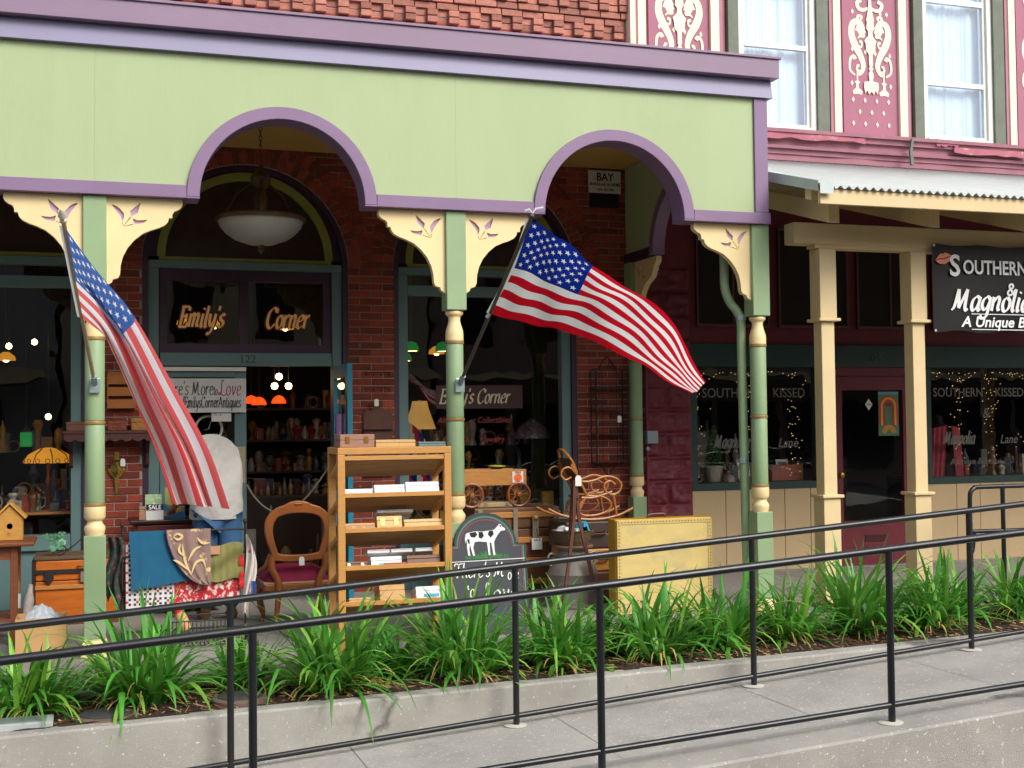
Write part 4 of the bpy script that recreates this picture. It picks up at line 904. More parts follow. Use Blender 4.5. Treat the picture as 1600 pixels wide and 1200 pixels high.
wr = thing('wire_rack', 'tall dark wire shelf rack hanging on the brick pier', 'rack', (4.555,2.46,1.05)); M_iron = mat('dark_iron', '#1d1614', .6, .2, 20)
mb = MB()
for x in (.0,.33):
    for yq in (.04,-.09): MB().tube([(x,yq,.08),(x,yq,.98)], .007, 6).build('upright', M_iron, wr, True)
for x in (.06,.12,.27): MB().tube([(x,.04,.08),(x,.04,.98)], .003, 5).build('wire', M_iron, wr, True)
for i, z in enumerate((.10,.36,.60,.80)):
    MB().box(0,.33,-.085,.035,z-.004,z+.004).build('shelf', M_iron, wr); MB().tube([(0,-.09,z+.05),(.33,-.09,z+.05)], .004, 6).build('shelf_rail', M_iron, wr, True); MB().tube([(0,-.09,z+.1),(.33,-.09,z+.1)], .004, 6).build('shelf_rail', M_iron, wr, True)
MB().tube(smooth_line([(0,.03,.98),(.08,.03,1.0),(.12,.03,1.06),(.165,.03,1.10),(.21,.03,1.06),(.25,.03,1.0),(.33,.03,.98)], 4), .006, 6).build('crest_scroll', M_iron, wr, True)
MB().tube(smooth_line([(0,.03,.08),(.1,.03,.04),(.165,.03,-.04),(.23,.03,.04),(.33,.03,.08)], 4), .006, 6).build('bottom_scroll', M_iron, wr, True)
def price_tag(p, parent, s=1): return MB().prism([(p[0]-.02*s,p[2]-.03*s),(p[0]+.02*s,p[2]-.03*s),(p[0]+.02*s,p[2]+.022*s),(p[0]+.01*s,p[2]+.035*s),(p[0]-.01*s,p[2]+.035*s),(p[0]-.02*s,p[2]+.022*s)], p[1], p[1]+.003).build('price_tag', M_white, parent)
price_tag((.235,-.1,.50), wr)
ch = thing('door_chain', 'thin pale rope chain sagging across the open doorway', 'chain')
MB().tube([(1.29+.76*i/24, 2.58-.3*(i/24), 1.0-.36*math.sin(math.pi*(i/24)**.85)+.28*(i/24)) for i in range(25)], .008, 6).build('rope', mat('pale_rope', '#8d8672', .8, .3, 80), ch, True)
# ------------------------------------------------------------------ wood helpers
M_pine = mat('honey_pine', '#c08a48', .5, .14, 6, .08, 60, streak=(2,2,14)); M_oak = mat('oak_wood', '#b47a3a', .45, .2, 5, .1, 60, streak=(2,2,12))
M_oakh = mat('oak_slat', '#a9793f', .5, .2, 6, .08, 60, streak=(1,8,8)); M_walnut = mat('carved_walnut', '#8a4f22', .35, .22, 7, .08, 50)
M_leather = mat('brown_leather', '#5a3620', .5, .25, 9, .2, 50); M_brass = mat('brass', '#b98d43', .3, .1, metal=.8)
M_card = mat('cardboard', '#c59c68', .8, .07, 5); M_wbox = mat('white_carton', '#e3e4e6', .6, .04, 6); M_dbox = mat('dark_wood_box', '#6a4429', .5, .2, 8)
M_tanbox = mat('tan_wood_box', '#c9a468', .5, .12, 8, streak=(8,1,1)); M_mauve = mat('mauve_box', '#9b7360', .5, .1, 8); M_rbox = mat('red_carton', '#b4584a', .6, .1)

# ------------------------------------------------------------------ slatted display rack
rk = thing('display_rack', 'honey wood slatted display rack with five tilted shelves in front of the middle post', 'rack')
RX0, RX1, RY0, RY1 = 1.545, 2.335, -.42, -.03
for x in (RX0, RX1-.05):
    for yq in (RY0, RY1-.045): box('upright', M_pine, x, x+.05, yq, yq+.045, 0, 1.315, rk, .004)
box('top_rail', M_pine, RX0, RX1, RY0-.001, RY0+.044, 1.3155, 1.362, rk, .004); box('top_rail', M_pine, RX0, RX1, RY1-.044, RY1+.001, 1.3155, 1.362, rk, .004)
for x in (RX0, RX1-.05): box('side_rail', M_pine, x, x+.05, RY0+.0445, RY1-.0445, 1.3155, 1.361, rk, .004)
box('top_board', M_pine, RX0+.0505, RX1-.0505, RY0+.0445, RY1-.0445, 1.335, 1.352, rk)
TILT = .34; SHZ = [1.306, 1.056, .82, .568, .328]
for z in SHZ:
    sh = box('shelf_lip', M_pine, RX0+.051, RX1-.051, RY0+.006, RY0+.022, z-.03, z, rk, .002)
    for j in range(10):
        yy = RY0+.026+j*.035; zz = z-.018-(yy-RY0)*TILT
        mm = MB(); mm.add([(RX0+.052,yy,zz),(RX1-.052,yy,zz),(RX1-.052,yy+.026,zz-.026*TILT),(RX0+.052,yy+.026,zz-.026*TILT),(RX0+.052,yy,zz-.01),(RX1-.052,yy,zz-.01),(RX1-.052,yy+.026,zz-.01-.026*TILT),(RX0+.052,yy+.026,zz-.01-.026*TILT)],
            [(0,1,2,3),(7,6,5,4),(0,4,5,1),(1,5,6,2),(2,6,7,3),(3,7,4,0)]); mm.build('slat', M_oakh, sh)
    for x in (RX0+.002, RX1-.047): MB().bar((x+.0225,RY0+.03,z-.036),(x+.0225,RY1-.03,z-.036-.34*TILT),.03,.03).build('shelf_bearer', M_pine, sh)
def ux(u): return 1.545+(u-528)/177*.79
def carton(u0, u1, hgt, si, m, label, cat='box', dy=.05, dep=.2, extra=None, zup=0):
    """a box lying on tilted shelf si"""
    z = SHZ[si]; x0, x1 = ux(u0), ux(u1); yy = RY0+dy
    t = thing('storage_box', label, cat, (0,0,0), 'boxes on the display rack')
    M = Matrix.Translation((0, yy, z-.016-dy*TILT+zup)) @ Matrix.Rotation(-math.atan(TILT), 4, 'X')
    b = MB().box(x0, x1, 0, dep, 0, hgt*.7, 0, M).build('body', m, t, False, .003)
    MB().box(x0-.001, x1+.001, -.0015, dep+.001, hgt*.7+.001, hgt, 0, M).build('lid', m, t, False, .003)
    if extra: extra(t, x0, x1, hgt, M)
    return t
def print_blue(t, x0, x1, h, M): MB().box(x0+.25*(x1-x0), x0+.75*(x1-x0), -.004, -.001, h*.3, h*.5, 0, M).build('print', mat('blue_print', '#4a9fc4', .6), t)
def print_grey(t, x0, x1, h, M): MB().box(x0+.5*(x1-x0), x0+.85*(x1-x0), -.004, -.001, h*.25, h*.45, 0, M).build('print', mat('grey_print', '#9a9a9e', .6), t)
def clasps(t, x0, x1, h, M):
    for f in (.22, .76): MB().box(x0+f*(x1-x0)-.014, x0+f*(x1-x0)+.014, -.006, -.0016, h*.35, h*.85, 0, M).build('clasp', M_brass, t)
def knobs(t, x0, x1, h, M):
    for f in (.22, .78): MB().lathe([(0,-.02),(.012,-.016),(.013,-.003),(.006,0)], (x0+f*(x1-x0), -.001, h*.55), 12, 0, 'y', M).build('knob', M_ivory, t, True)
def panels(t, x0, x1, h, M):
    for f in (.1,.42,.72): MB().box(x0+f*(x1-x0), x0+(f+.2)*(x1-x0), -.004, -.001, h*.2, h*.6, 0, M).build('print', M_mauve, t)
carton(537,583,.055,1,M_wbox,'flat white carton at the left of the second shelf','box',.03,.22,print_grey)
carton(586,633,.080,1,M_wbox,'white carton in the middle of the second shelf','box',.03,.22)
carton(635,688,.095,1,M_wbox,'largest white carton at the right of the second shelf','box',.03,.22)
carton(536,586,.060,2,M_card,'low tan box with printed panels on the third shelf','box',.03,.2,panels)
carton(590,629,.105,2,M_tanbox,'wooden box with brass clasps on the third shelf','box',.035,.15,clasps)
carton(632,694,.075,2,M_tanbox,'long open wooden box at the right of the third shelf','box',.03,.2)
carton(598,655,.02,2,M_wbox,'flat white case stacked behind on the third shelf','box',.20,.12,None,.17)
carton(537,574,.055,3,M_dbox,'small dark box with two white knobs on the fourth shelf','box',.03,.14,knobs)
carton(583,631,.095,3,M_wbox,'white and blue carton in the middle of the fourth shelf','box',.09,.15,print_blue)
carton(600,634,.035,3,M_rbox,'flat red carton at the front of the fourth shelf','box',.025,.06,print_grey)
carton(637,690,.085,3,M_dbox,'brown wooden box at the right of the fourth shelf','box',.05,.2)
carton(579,614,.025,3,M_wbox,'flat white case on top of the stack on the fourth shelf','box',.14,.12,None,.13)
carton(616,650,.025,3,M_wbox,'second flat white case on the stack on the fourth shelf','box',.14,.12,None,.13)
carton(655,682,.025,3,M_wbox,'flat white case above the brown wooden box on the fourth shelf','box',.14,.12,None,.13)
carton(546,580,.05,4,M_card,'low tan box at the left of the lowest shelf','box',.03,.15)
carton(594,633,.13,4,M_card,'plain cardboard box in the middle of the lowest shelf','box',.04,.18)
carton(650,698,.105,4,M_wbox,'white and blue carton at the right of the lowest shelf','box',.03,.16,print_blue)
def topbox(u0, u1, h, m, label, ex=None, dep=.22):
    x0, x1 = ux(u0), ux(u1); t = thing('storage_box', label, 'box', (0,0,0), 'boxes on the display rack'); M = Matrix.Translation((0,RY0+.03,1.363))
    MB().box(x0,x1,0,dep,0,h*.55,0,M).build('body', m, t, False, .003); MB().box(x0,x1,0,dep,h*.55+.002,h,0,M).build('lid', m, t, False, .003)
    if ex: ex(t, x0, x1, h, M)
topbox(533,586,.088,M_mauve,'mauve brown box with brass hinges on top of the rack',clasps); topbox(588,650,.048,M_tanbox,'flat tan wooden box in the middle of the rack top'); topbox(655,698,.03,M_teal,'flat blue grey case at the right of the rack top')

# ------------------------------------------------------------------ balloon back chair seen from behind
bc = thing('parlour_chair', 'carved walnut oval-back chair with maroon seat, seen from behind', 'chair', (1.455,.72,0))
def flatring(pts_o, pts_i, y0, y1):
    n = len(pts_o); m_ = MB(); vs = [(x,y0,z) for x,z in pts_o]+[(x,y0,z) for x,z in pts_i]+[(x,y1,z) for x,z in pts_o]+[(x,y1,z) for x,z in pts_i]; fs = []
    for i in range(n):
        j = (i+1) % n; fs += [(i,j,n+j,n+i),(2*n+i,3*n+i,3*n+j,2*n+j),(i,2*n+i,2*n+j,j),(n+i,n+j,3*n+j,3*n+i)]
    return m_.add(vs, fs)
outer = [(0,.955),(.06,.945),(.10,.925),(.16,.905),(.215,.86),(.248,.80),(.252,.73),(.235,.65),(.205,.57),(.19,.515),(.12,.503),(0,.497)]
inner = [(0,.86),(.06,.857),(.11,.848),(.155,.83),(.18,.795),(.19,.75),(.19,.70),(.178,.65),(.16,.59),(.15,.565),(.09,.553),(0,.55)]
mir = lambda L: [tuple(p) for p in L]+[(-p[0],p[1]) for p in reversed(L[1:-1])]
sm = lambda L: [(p.x,p.y) for p in smooth_line([(a,b) for a,b in mir(L)]+[mir(L)[0]], 3)[:-1]]
flatring(sm(outer), sm(inner), -.02, .02).build('back_frame', M_walnut, bc, True, .008)
MB().bar((-.03,-.021,.93),(.03,-.021,.93),.02,.01).build('crest_carving', M_walnut, bc, False, .004)
for s in (-1, 1):
    MB().tube([Vector(p) for p in smooth_line([(s*.19,0,.55),(s*.20,.0,.46),(s*.155,-.005,.36),(s*.15,-.01,.28),(s*.165,-.03,.15),(s*.18,-.06,.0)], 5)], [.026]*16+[.024,.023,.022,.021,.02,.019,.018,.018,.018,.018], 10).build('rear_leg', M_walnut, bc, True)
    MB().tube(smooth_line([(s*.205,.01,.56),(s*.235,.04,.47),(s*.27,.10,.43),(s*.275,.16,.41)], 5), .02, 10).build('hip_rail', M_walnut, bc, True)
    MB().tube(smooth_line([(s*.22,.42,.34),(s*.24,.44,.2),(s*.21,.44,.06),(s*.22,.45,0)], 5), [.03]*5+[.026]*5+[.018]*6, 10).build('front_leg', M_walnut, bc, True)
mb = MB(); mb.grid(lambda u, v: ((.27-.02*abs(2*v-1)**4)*(2*u-1)*(.92+.08*v), .0+.46*v, .345+.115*(1-abs(2*u-1)**4)*(1-abs(2*v-1)**4)), 22, 18); mb.build('seat_cushion', mat('maroon_velvet', '#7d0f38', .85, .12, 20, .2, 200), bc, 'all')
box('seat_rail', M_walnut, -.255, .255, .0, .46, .28, .335, bc, .01); box('gimp_trim', mat('gilt_gimp', '#b79a68', .7, .2, 60), -.26, .26, -.003, .463, .336, .348, bc)
price_tag((0.02,-.03,.50), bc)
# ------------------------------------------------------------------ chalkboard A-frame
ab = thing('chalkboard', 'black A-frame chalkboard with painted cow and white chalk lettering', 'sign board', (2.69,-.15,0))
lean = Matrix.Rotation(R_(-9), 4, 'X')
def bo(w, sh, r, zb=.0): return [(-w,zb),(w,zb),(w,sh),(r+.0,sh)]+[(r*math.cos(a),sh+.0+r*math.sin(a)) for a in [math.pi*i/24 for i in range(1,24)]]+[(-r,sh),(-w,sh)]
M_slate = mat('slate_paint', '#3b4047', .7, .12, 5, spot=(6,.68,'#50565c'))
MB().prism(bo(.305,.645,.235), 0, .02, 0, lean).build('front_board', M_slate, ab)
MB().prism(bo(.305,.645,.235), 0, .02, 0, Matrix.Translation((0,.42,0)) @ Matrix.Rotation(R_(14),4,'X')).build('rear_board', M_slate, ab)
for off, c_ in ((.004,'#24352f'),(.020,'#3d8068'),(.033,'#7a3040')):
    P = [Vector((x,y_,0)) for x,y_ in bo(.305-off,.645-off*.6,.235-off,.02)[1:]]; P = P+[Vector((-.305+off,.02,0))]
    mb = MB(); ribbon(mb, P, lambda t, d: .011, 0, 0, lean @ Matrix.Translation((0,-.002-off*.02,0)) @ FACE); mb.build('border_line', mat('line'+c_[1:], c_, .6, .1), ab)
M_chalk = mat('chalk', '#e9e9e6', .9, .05)
LM = lean @ Matrix.Translation((0,-.003,0)); FM = LM @ FACE
def flatp(name, polys, m, z=0, M=FM):
    mb = MB()
    for p in polys: mb.add([(a,b,z) for a,b in p], [tuple(range(len(p)))], 0, M)
    return mb.build(name, m, ab)
mb = MB()
for k in range(160):
    a = random.uniform(-.16,.17); h0 = .555+random.uniform(-.012,.012)+.0; mb.add([(a-.006,h0,0),(a+.006,h0,0),(a+random.uniform(-.01,.01),h0+random.uniform(.02,.05)*(1-abs(a)/.2),0)], [(0,1,2)], 0, FM @ Matrix.Translation((0,0,-.0015+k*.00001)))
mb.build('grass_painting', mat('painted_grass', '#3f7a44', .8, .25, 30), ab)
cx = -.02; cow = [(-.115,.735),(-.06,.745),(.0,.742),(.06,.748),(.09,.752),(.115,.775),(.13,.792),(.145,.79),(.15,.775),(.175,.758),(.172,.745),(.14,.742),(.115,.715),(.095,.685),(.085,.665),(.085,.61),(.09,.57),(.075,.57),(.07,.61),(.062,.66),(.05,.66),(.05,.60),(.052,.572),(.038,.572),(.034,.62),(.03,.665),(-.03,.672),(-.062,.668),(-.075,.63),(-.065,.57),(-.08,.57),(-.092,.62),(-.098,.655),(-.105,.62),(-.1,.572),(-.115,.572),(-.122,.63),(-.12,.69),(-.13,.66),(-.135,.69),(-.128,.725)]
flatp('cow_painting', [[(a+cx,b) for a,b in cow]], M_chalk, .0012); M_blk = mat('painted_black', '#1d1f22', .8)
for P in ([(-.10,.735),(-.05,.742),(-.04,.72),(-.06,.70),(-.09,.705)],[(-.03,.74),(.0,.74),(.01,.71),(-.01,.69),(-.03,.70)],[(.05,.745),(.08,.748),(.085,.72),(.06,.695),(.04,.72)],[(-.118,.69),(-.1,.69),(-.1,.655),(-.112,.66)],[(.13,.785),(.145,.785),(.14,.765)]): flatp('cow_patch', [[(cx+a,b) for a,b in P]], M_blk, .0022)
flatp('chalk_line', [[(-.29,.528),(.29,.535),(.29,.54),(-.29,.533)]], M_chalk, .001)
Wm = Matrix.Translation((2.80,.06,0))
write('chalk_lettering', "There's M", .068, M_chalk, ab, (0,0,0), .09, .04, 20, .15, .72, LM @ Matrix.Translation((-.25,-.001,.415))); write('chalk_lettering', "ore", .05, M_chalk, ab, (0,0,0), .11, .04, 20, .1, .7, LM @ Matrix.Translation((.15,-.001,.39)))
write('chalk_lettering', "to", .06, M_chalk, ab, (0,0,0), .1, .04, 20, .1, .75, LM @ Matrix.Translation((-.17,-.001,.275))); write('chalk_lettering', "Love", .085, M_chalk, ab, (0,0,0), .09, .05, 20, .15, .85, LM @ Matrix.Translation((-.06,-.001,.235)))
# ------------------------------------------------------------------ yellow case
yc = thing('yellow_case', 'worn yellow studded travel case standing on its side on the pavement', 'trunk', (0,0,0))
M_yel = mat('worn_yellow_paint', '#cdb673', .6, .1, 3, .15, 40, spot=[(2.6,.52,'#b3a67a',.15),(7,.64,'#a39a78',.1)], streak=(1,1,3)); M_yel2 = mat('yellow_shaded_side', '#b98a10', .55, .12, 6)  # shade of the sides painted in: shell a darker yellow than the front
MB().box(3.895,4.725,.36,.375,.005,.745).build('front_panel', M_yel, yc, False, .006); MB().box(3.885,4.735,.376,.52,.0,.75).build('shell', M_yel2, yc, False, .012)
for q in ((3.897,4.723,.355,.3595,.71,.742),(3.897,4.723,.355,.3595,.008,.04),(3.897,3.93,.355,.3595,.041,.709),(4.69,4.723,.355,.3595,.041,.709)): MB().box(*q).build('edge_band', mat('yellow_band', '#c9b06c', .6, .1, 9), yc)
mb = MB()
for i in range(30): x = 3.91+i*.0275; [mb.lathe([(0,-.004),(.004,-.003),(.005,0)], (x,.354,z), 6, 0, 'y') for z in (.726,.024)]
for i in range(26): z = .04+i*.0265; [mb.lathe([(0,-.004),(.004,-.003),(.005,0)], (x,.354,z), 6, 0, 'y') for x in (3.913,4.707)]
stuff(mb.build('studs', M_leather, yc)); MB().tube(smooth_line([(4.2,.45,.752),(4.22,.45,.775),(4.34,.45,.778),(4.36,.45,.752)],4), .01, 8).build('handle', M_leather, yc, True)
# ------------------------------------------------------------------ toy wagon on big trunk
bt = thing('steamer_trunk', 'brown slatted steamer trunk with metal fittings under the toy wagon', 'trunk')
M_trk = mat('trunk_brown', '#6b4526', .55, .22, 6, .1, 40, streak=(1,1,4)); M_fit = mat('dull_tin', '#8d8474', .5, .2, 20, metal=.5)
box('body', M_trk, 3.11, 3.88, 1.62, 2.1, .03, .60, bt, .01); box('lid', M_trk, 3.105, 3.885, 1.615, 2.105, .605, .79, bt, .015)
for z in (.12,.30,.48,.70): box('slat', M_oak, 3.10, 3.89, 1.595, 1.612, z, z+.05, bt, .004)
for x in (3.13,3.45,3.82): box('metal_band', M_fit, x, x+.04, 1.588, 1.594, .04, .78, bt)
box('lock', M_fit, 3.62, 3.68, 1.575, 1.587, .52, .72, bt, .004); MB().lathe([(0,-.012),(.02,-.008),(.022,0)], (3.65,1.575,.69), 12, 0, 'y').build('lock_boss', M_brass, bt, True)
tg = thing('sale_tag', 'white SALE tag hanging on the steamer trunk lock', 'tag'); box('card', M_white, 3.61, 3.705, 1.57, 1.574, .42, .52, tg); text('print', 'SALE', .03, M_ink, tg, (3.657,1.568,.495), 0, .01, .0005, 1, 'CENTER'); MB().tube([(3.64,1.572,.55),(3.655,1.572,.6),(3.67,1.572,.52)], .002, 5).build('string', M_ink, tg)
sc = thing('small_suitcase', 'flat tan suitcase lying on the steamer trunk', 'suitcase'); box('body', mat('tan_canvas', '#a5906a', .7, .1, 9), 3.14, 3.47, 1.64, 1.9, .792, .835, sc, .01); 
for x in (3.2,3.4): box('latch', M_fit, x, x+.03, 1.632, 1.64, .81, .835, sc)
wg = thing('toy_wagon', 'wooden toy wagon with spoked wheels standing on the trunk', 'wagon')
box('bed', M_oak, 2.98, 3.60, 1.68, 2.0, .985, 1.0, wg)
for q in ((2.98,3.60,1.668,1.68),(2.98,3.60,2.0,2.012)): box('side_board', M_oak, q[0], q[1], q[2], q[3], .98, 1.118, wg, .003)
for x in (2.98,3.588): box('end_board', M_oak, x, x+.012, 1.681, 1.999, .9855, 1.118, wg, .003)
for xw in (3.09, 3.52):
    MB().tube([(xw,1.62,.90),(xw,2.06,.90)], .011, 8).build('axle', M_oak, wg, True); box('axle_block', M_oak, xw-.025, xw+.025, 1.7, 1.98, .9, .984, wg)
    for yq in (1.64, 2.04):
        wh = MB().tube([(xw+.1*math.cos(a),yq,.90+.1*math.sin(a)) for a in [2*math.pi*i/28 for i in range(28)]], .011, 8, 0, True).build('wheel', M_walnut, wg, True)
        for k in range(10): a = k*math.pi/5; MB().tube([(xw,yq,.90),(xw+.095*math.cos(a),yq,.90+.095*math.sin(a))], .0045, 5).build('spoke', M_walnut, wh, True)
        MB().lathe([(0,-.022),(.02,-.018),(.024,0),(.02,.018),(0,.022)], (xw,yq,.90), 12, 0, 'y').build('hub', M_walnut, wh, True)
box('sale_label', M_white, 3.47, 3.57, 1.664, 1.6675, 1.0, 1.10, wg); MB().lathe([(0,-.004),(.036,-.003),(.036,0)], (3.52,1.663,1.045), 18, 0, 'y').build('orange_price_dot', mat('orange_print', '#ef6a2c', .6), wg); text('label_print', 'SALE', .028, M_ink, wg, (3.52,1.661,1.083), 0, .01, .0005, 1, 'CENTER')
pt = thing('green_plate', 'small green dish with yellow rim lying in the toy wagon', 'dish'); MB().lathe([(0,1.10),(.05,1.102),(.075,1.125),(.07,1.13),(.045,1.108),(0,1.106)], (3.38,1.83,.015), 20).build('dish', mat('green_glaze','#3c6b48',.3), pt, True); MB().tube([(3.38+.073*math.cos(a),1.83+.073*math.sin(a),1.144) for a in [i*.449 for i in range(14)]], .005, 6, 0, True).build('rim', mat('yellow_glaze','#c7b83a',.3), pt, True)
# ------------------------------------------------------------------ stacked luggage, bentwood rocker, easel, milk can
def luggage(nm, label, x0, x1, y0, y1, z0, z1, m, trim):
    t = thing(nm, label, 'suitcase', (0,0,0)); box('body', m, x0, x1, y0, y1, z0, z0+(z1-z0)*.55, t, .012); box('lid', m, x0, x1, y0, y1, z0+(z1-z0)*.55+.003, z1, t, .012)
    xc = (x0+x1)/2; zc = z0+(z1-z0)*.55
    for x in (x0+.02,x1-.06): box('corner_cap', trim, x, x+.04, y0-.006, y0-.001, z0+.01, z1-.01, t, .003)
    MB().tube(smooth_line([(xc-.06,y0,zc+.02),(xc-.05,y0-.03,zc),(xc+.05,y0-.03,zc),(xc+.06,y0,zc+.02)],4), .009, 7).build('handle', trim, t, True); box('latch', M_fit, xc+.1, xc+.13, y0-.012, y0-.001, zc-.03, zc+.03, t, .003); return t
luggage('old_suitcase', 'dark leather suitcase right under the bentwood rocker', 3.74, 4.33, 1.08, 1.5, .46, .685, mat('dark_leather', '#3a2c26', .5, .25, 8, .2, 50, spot=(3,.62,'#5a3a28')), M_leather)
luggage('wooden_case', 'tan wooden case under the dark leather suitcase', 3.76, 4.34, 1.06, 1.5, .27, .455, M_oak, M_leather)
luggage('leather_case', 'brown leather case at the bottom of the stack beside the yellow case', 3.75, 4.32, 1.04, 1.5, .01, .265, M_leather, M_dbox)
rc = thing('bentwood_rocker', 'child size bentwood rocking chair of curled rattan on the luggage stack', 'chair', (0,0,.0)); M_rat = mat('rattan', '#a8692a', .35, .2, 14, .05, 60)
def T(nm, pts, r=.011, k=5, closed=False): return MB().tube(smooth_line(pts, k), r, 8, 0, closed).build(nm, M_rat, rc, True)
for yq in (1.12, 1.42):
    T('runner', [(3.60,yq,.80),(3.72,yq,.745),(3.9,yq,.706),(4.08,yq,.702),(4.24,yq,.73),(4.37,yq,.785)], .011)
    T('arm', [(3.86,yq,1.06),(3.92,yq,1.02),(4.02,yq,1.03),(4.12,yq,1.06),(4.22,yq,1.04),(4.265,yq,.985),(4.24,yq,.925),(4.18,yq,.905),(4.12,yq,.935),(4.11,yq,.99),(4.16,yq,1.02),(4.21,yq,.99)], .011)
    T('side_loop', [(3.96,yq,.90),(3.88,yq,.82),(3.90,yq,.745),(4.02,yq,.735),(4.14,yq,.77),(4.17,yq,.83),(4.10,yq,.885),(3.96,yq,.90)], .009)
    T('front_leg', [(4.19,yq,.91),(4.205,yq,.82),(4.22,yq,.725)], .011); T('rear_leg', [(3.95,yq,.91),(3.90,yq,.82),(3.85,yq,.72)], .011)
    T('seat_side', [(3.90,yq,.885),(4.02,yq,.885),(4.18,yq,.93)], .011); T('back_post', [(3.95,yq,.90),(3.90,yq,1.0),(3.85,yq,1.1),(3.81,yq,1.17)], .011)
    T('back_curl', [(3.86,yq,1.08),(3.80,yq,1.14),(3.74,yq,1.13),(3.72,yq,1.08),(3.76,yq,1.04),(3.81,yq,1.06)], .009)
T('back_hoop', [(3.86,1.12,1.10),(3.82,1.13,1.2),(3.78,1.2,1.275),(3.77,1.27,1.29),(3.78,1.34,1.275),(3.82,1.41,1.2),(3.86,1.42,1.10)], .012)
MB().grid(lambda u, v: (3.92+.26*v, 1.125+.29*u, .905-.02*math.sin(3.14*u)*math.sin(3.14*v)), 10, 10).build('cane_seat', mat('cane', '#a07844', .7, .2, 40, .3, 120), rc, 'all')
MB().grid(lambda u, v: (3.945-.14*v, 1.13+.28*u, .92+.30*v), 8, 10).build('cane_back', mat('cane_dark', '#4a3524', .7, .2, 40, .3, 120), rc, 'all')
price_tag((3.80,.735,1.03), rc, 1.2) if False else None
ea = thing('rusty_stand', 'rust brown iron folding stand with white price tag before the rocker', 'stand', (0,0,0)); M_rust = mat('rust_iron', '#5a3022', .7, .2, 14, .2, 60)
for a, b in (((3.685,.72,1.05),(3.665,.70,.72)),((3.665,.70,.72),(3.53,.62,.0)),((3.70,.74,1.05),(3.73,.74,.72)),((3.73,.74,.72),(3.87,.66,.0)),((3.69,.76,1.04),(3.70,1.0,.0))): MB().bar(a, b, .026, .018).build('leg', M_rust, ea)
MB().bar((3.67,.73,.92),(3.72,.73,.92),.05,.02).build('hinge', M_rust, ea); price_tag((3.71,.70,1.045), ea, 1.3)
mc = thing('milk_can', 'old grey metal milk can behind the rusty stand', 'milk can', (3.76,.98,0))
M_can = mat('galvanised_can', '#8f8a80', .5, .2, 6, .1, 30, metal=.35, spot=(5,.62,'#6d5a48'))
MB().lathe([(.21,.0),(.215,.02),(.205,.03),(.205,.26),(.215,.275),(.205,.29),(.17,.37),(.13,.42),(.12,.46),(.14,.475)], (0,0,0), 32).build('body', M_can, mc, True)
MB().lathe([(.14,.476),(.165,.485),(.17,.50),(.165,.51),(.0,.505)], (0,0,0), 32).build('lid', mat('rusty_lid', '#7a5d48', .6, .25, 9, .2, 40), mc, True)
for s in (-1,1): MB().tube(smooth_line([(s*.14,0,.43),(s*.2,0,.44),(s*.22,0,.38),(s*.19,0,.34)],4), .01, 8).build('handle', M_can, mc, True)
bk = thing('woven_basket', 'dark woven basket of cloths sitting on the milk can', 'basket', (3.76,.98,.512))
MB().lathe([(.0,0),(.13,.0),(.14,.02),(.168,.11),(.178,.115),(.17,.12),(.13,.02)], (0,0,0), 30).build('bowl', mat('dark_wicker', '#5e4f34', .8, .3, 60, .8, 90), bk, True)
for i, (dx, c_, h) in enumerate(((-.08,'#e4e4e2',.15),(.02,'#b8c2c0',.13),(.09,'#2f8fb5',.19))):
    MB().grid(lambda u, v, dx=dx, h=h, i=i: (dx+.09*(u-.5)+.02*math.sin(v*5), -.06+.13*v, .09+(h-.09)*math.sin(3.14*u)*(.6+.4*math.sin(3.14*v))+.008*math.sin(u*19+i)), 14, 8).build('folded_cloth', mat('basketcloth%d' % i, c_, .85, .08, 20), bk, 'all')

# ------------------------------------------------------------------ textile rack
tr = thing('textile_rack', 'black iron towel rack standing on the pavement near the left post', 'rack')
for x in (.18, 1.02):
    MB().tube([(x,.35,.0),(x,.35,.82)], .008, 8).build('upright', M_iron, tr, True); MB().lathe([(0,.86),(.012,.85),(.016,.84),(.008,.825),(.008,.81)], (x,.35,0), 10).build('finial', M_iron, tr, True)
    MB().tube([(x,.15,.01),(x,.35,.06),(x,.55,.01)], .008, 8).build('foot', M_iron, tr, True)
for z, yq in ((.785,.35),(.62,.35),(.10,.35)): MB().tube([(.18,yq,z),(1.02,yq,z)], .007, 8).build('bar', M_iron, tr, True)
def drape(nm, label, m, fn, nu=30, nv=24, mats=None, mif=None):
    t = thing(nm, label, 'textile', (0,0,0), 'textiles hung on the rack'); o = MB().grid(fn, nu, nv, 0, mif).build('fabric', mats or m, t, 'all'); return t
def fold(u, k=0): return .010*noise.noise((u*5+k*3, k, 0))+.003*noise.noise((u*17, k, 1))
M_bluet = mat('blue_velvet', '#15597c', .9, .1, 12, .2, 150); M_floral = mat('mauve_floral', '#8a6f68', .8, .08, 12, spot=(13,.56,'#d8bd84')); M_olv = mat('olive_fabric', '#7d7a45', .85, .12, 9, .3, 60)
M_redp = mat('red_paisley', '#b3202b', .8, .1, 9, spot=(26,.52,'#e6cfc8')); M_chk = [mat('gingham_cream', '#d6d0d0', .8, .05), mat('gingham_navy', '#232b52', .8, .05), mat('gingham_red', '#b04048', .8, .05)]
t_ = drape('red_cloth', 'red paisley cloth hanging low at the right of the towel rack', M_redp, lambda u, v: (.53+.45*u, .36+fold(u,2), .625-.36*v))
MB().grid(lambda u, v: (.975+.03*u, .325+.01*math.sin(v*20), .60-.24*v), 2, 10).build('tassel', mat('red_tassel', '#c8231f', .9, .2, 60), t_, 'all')
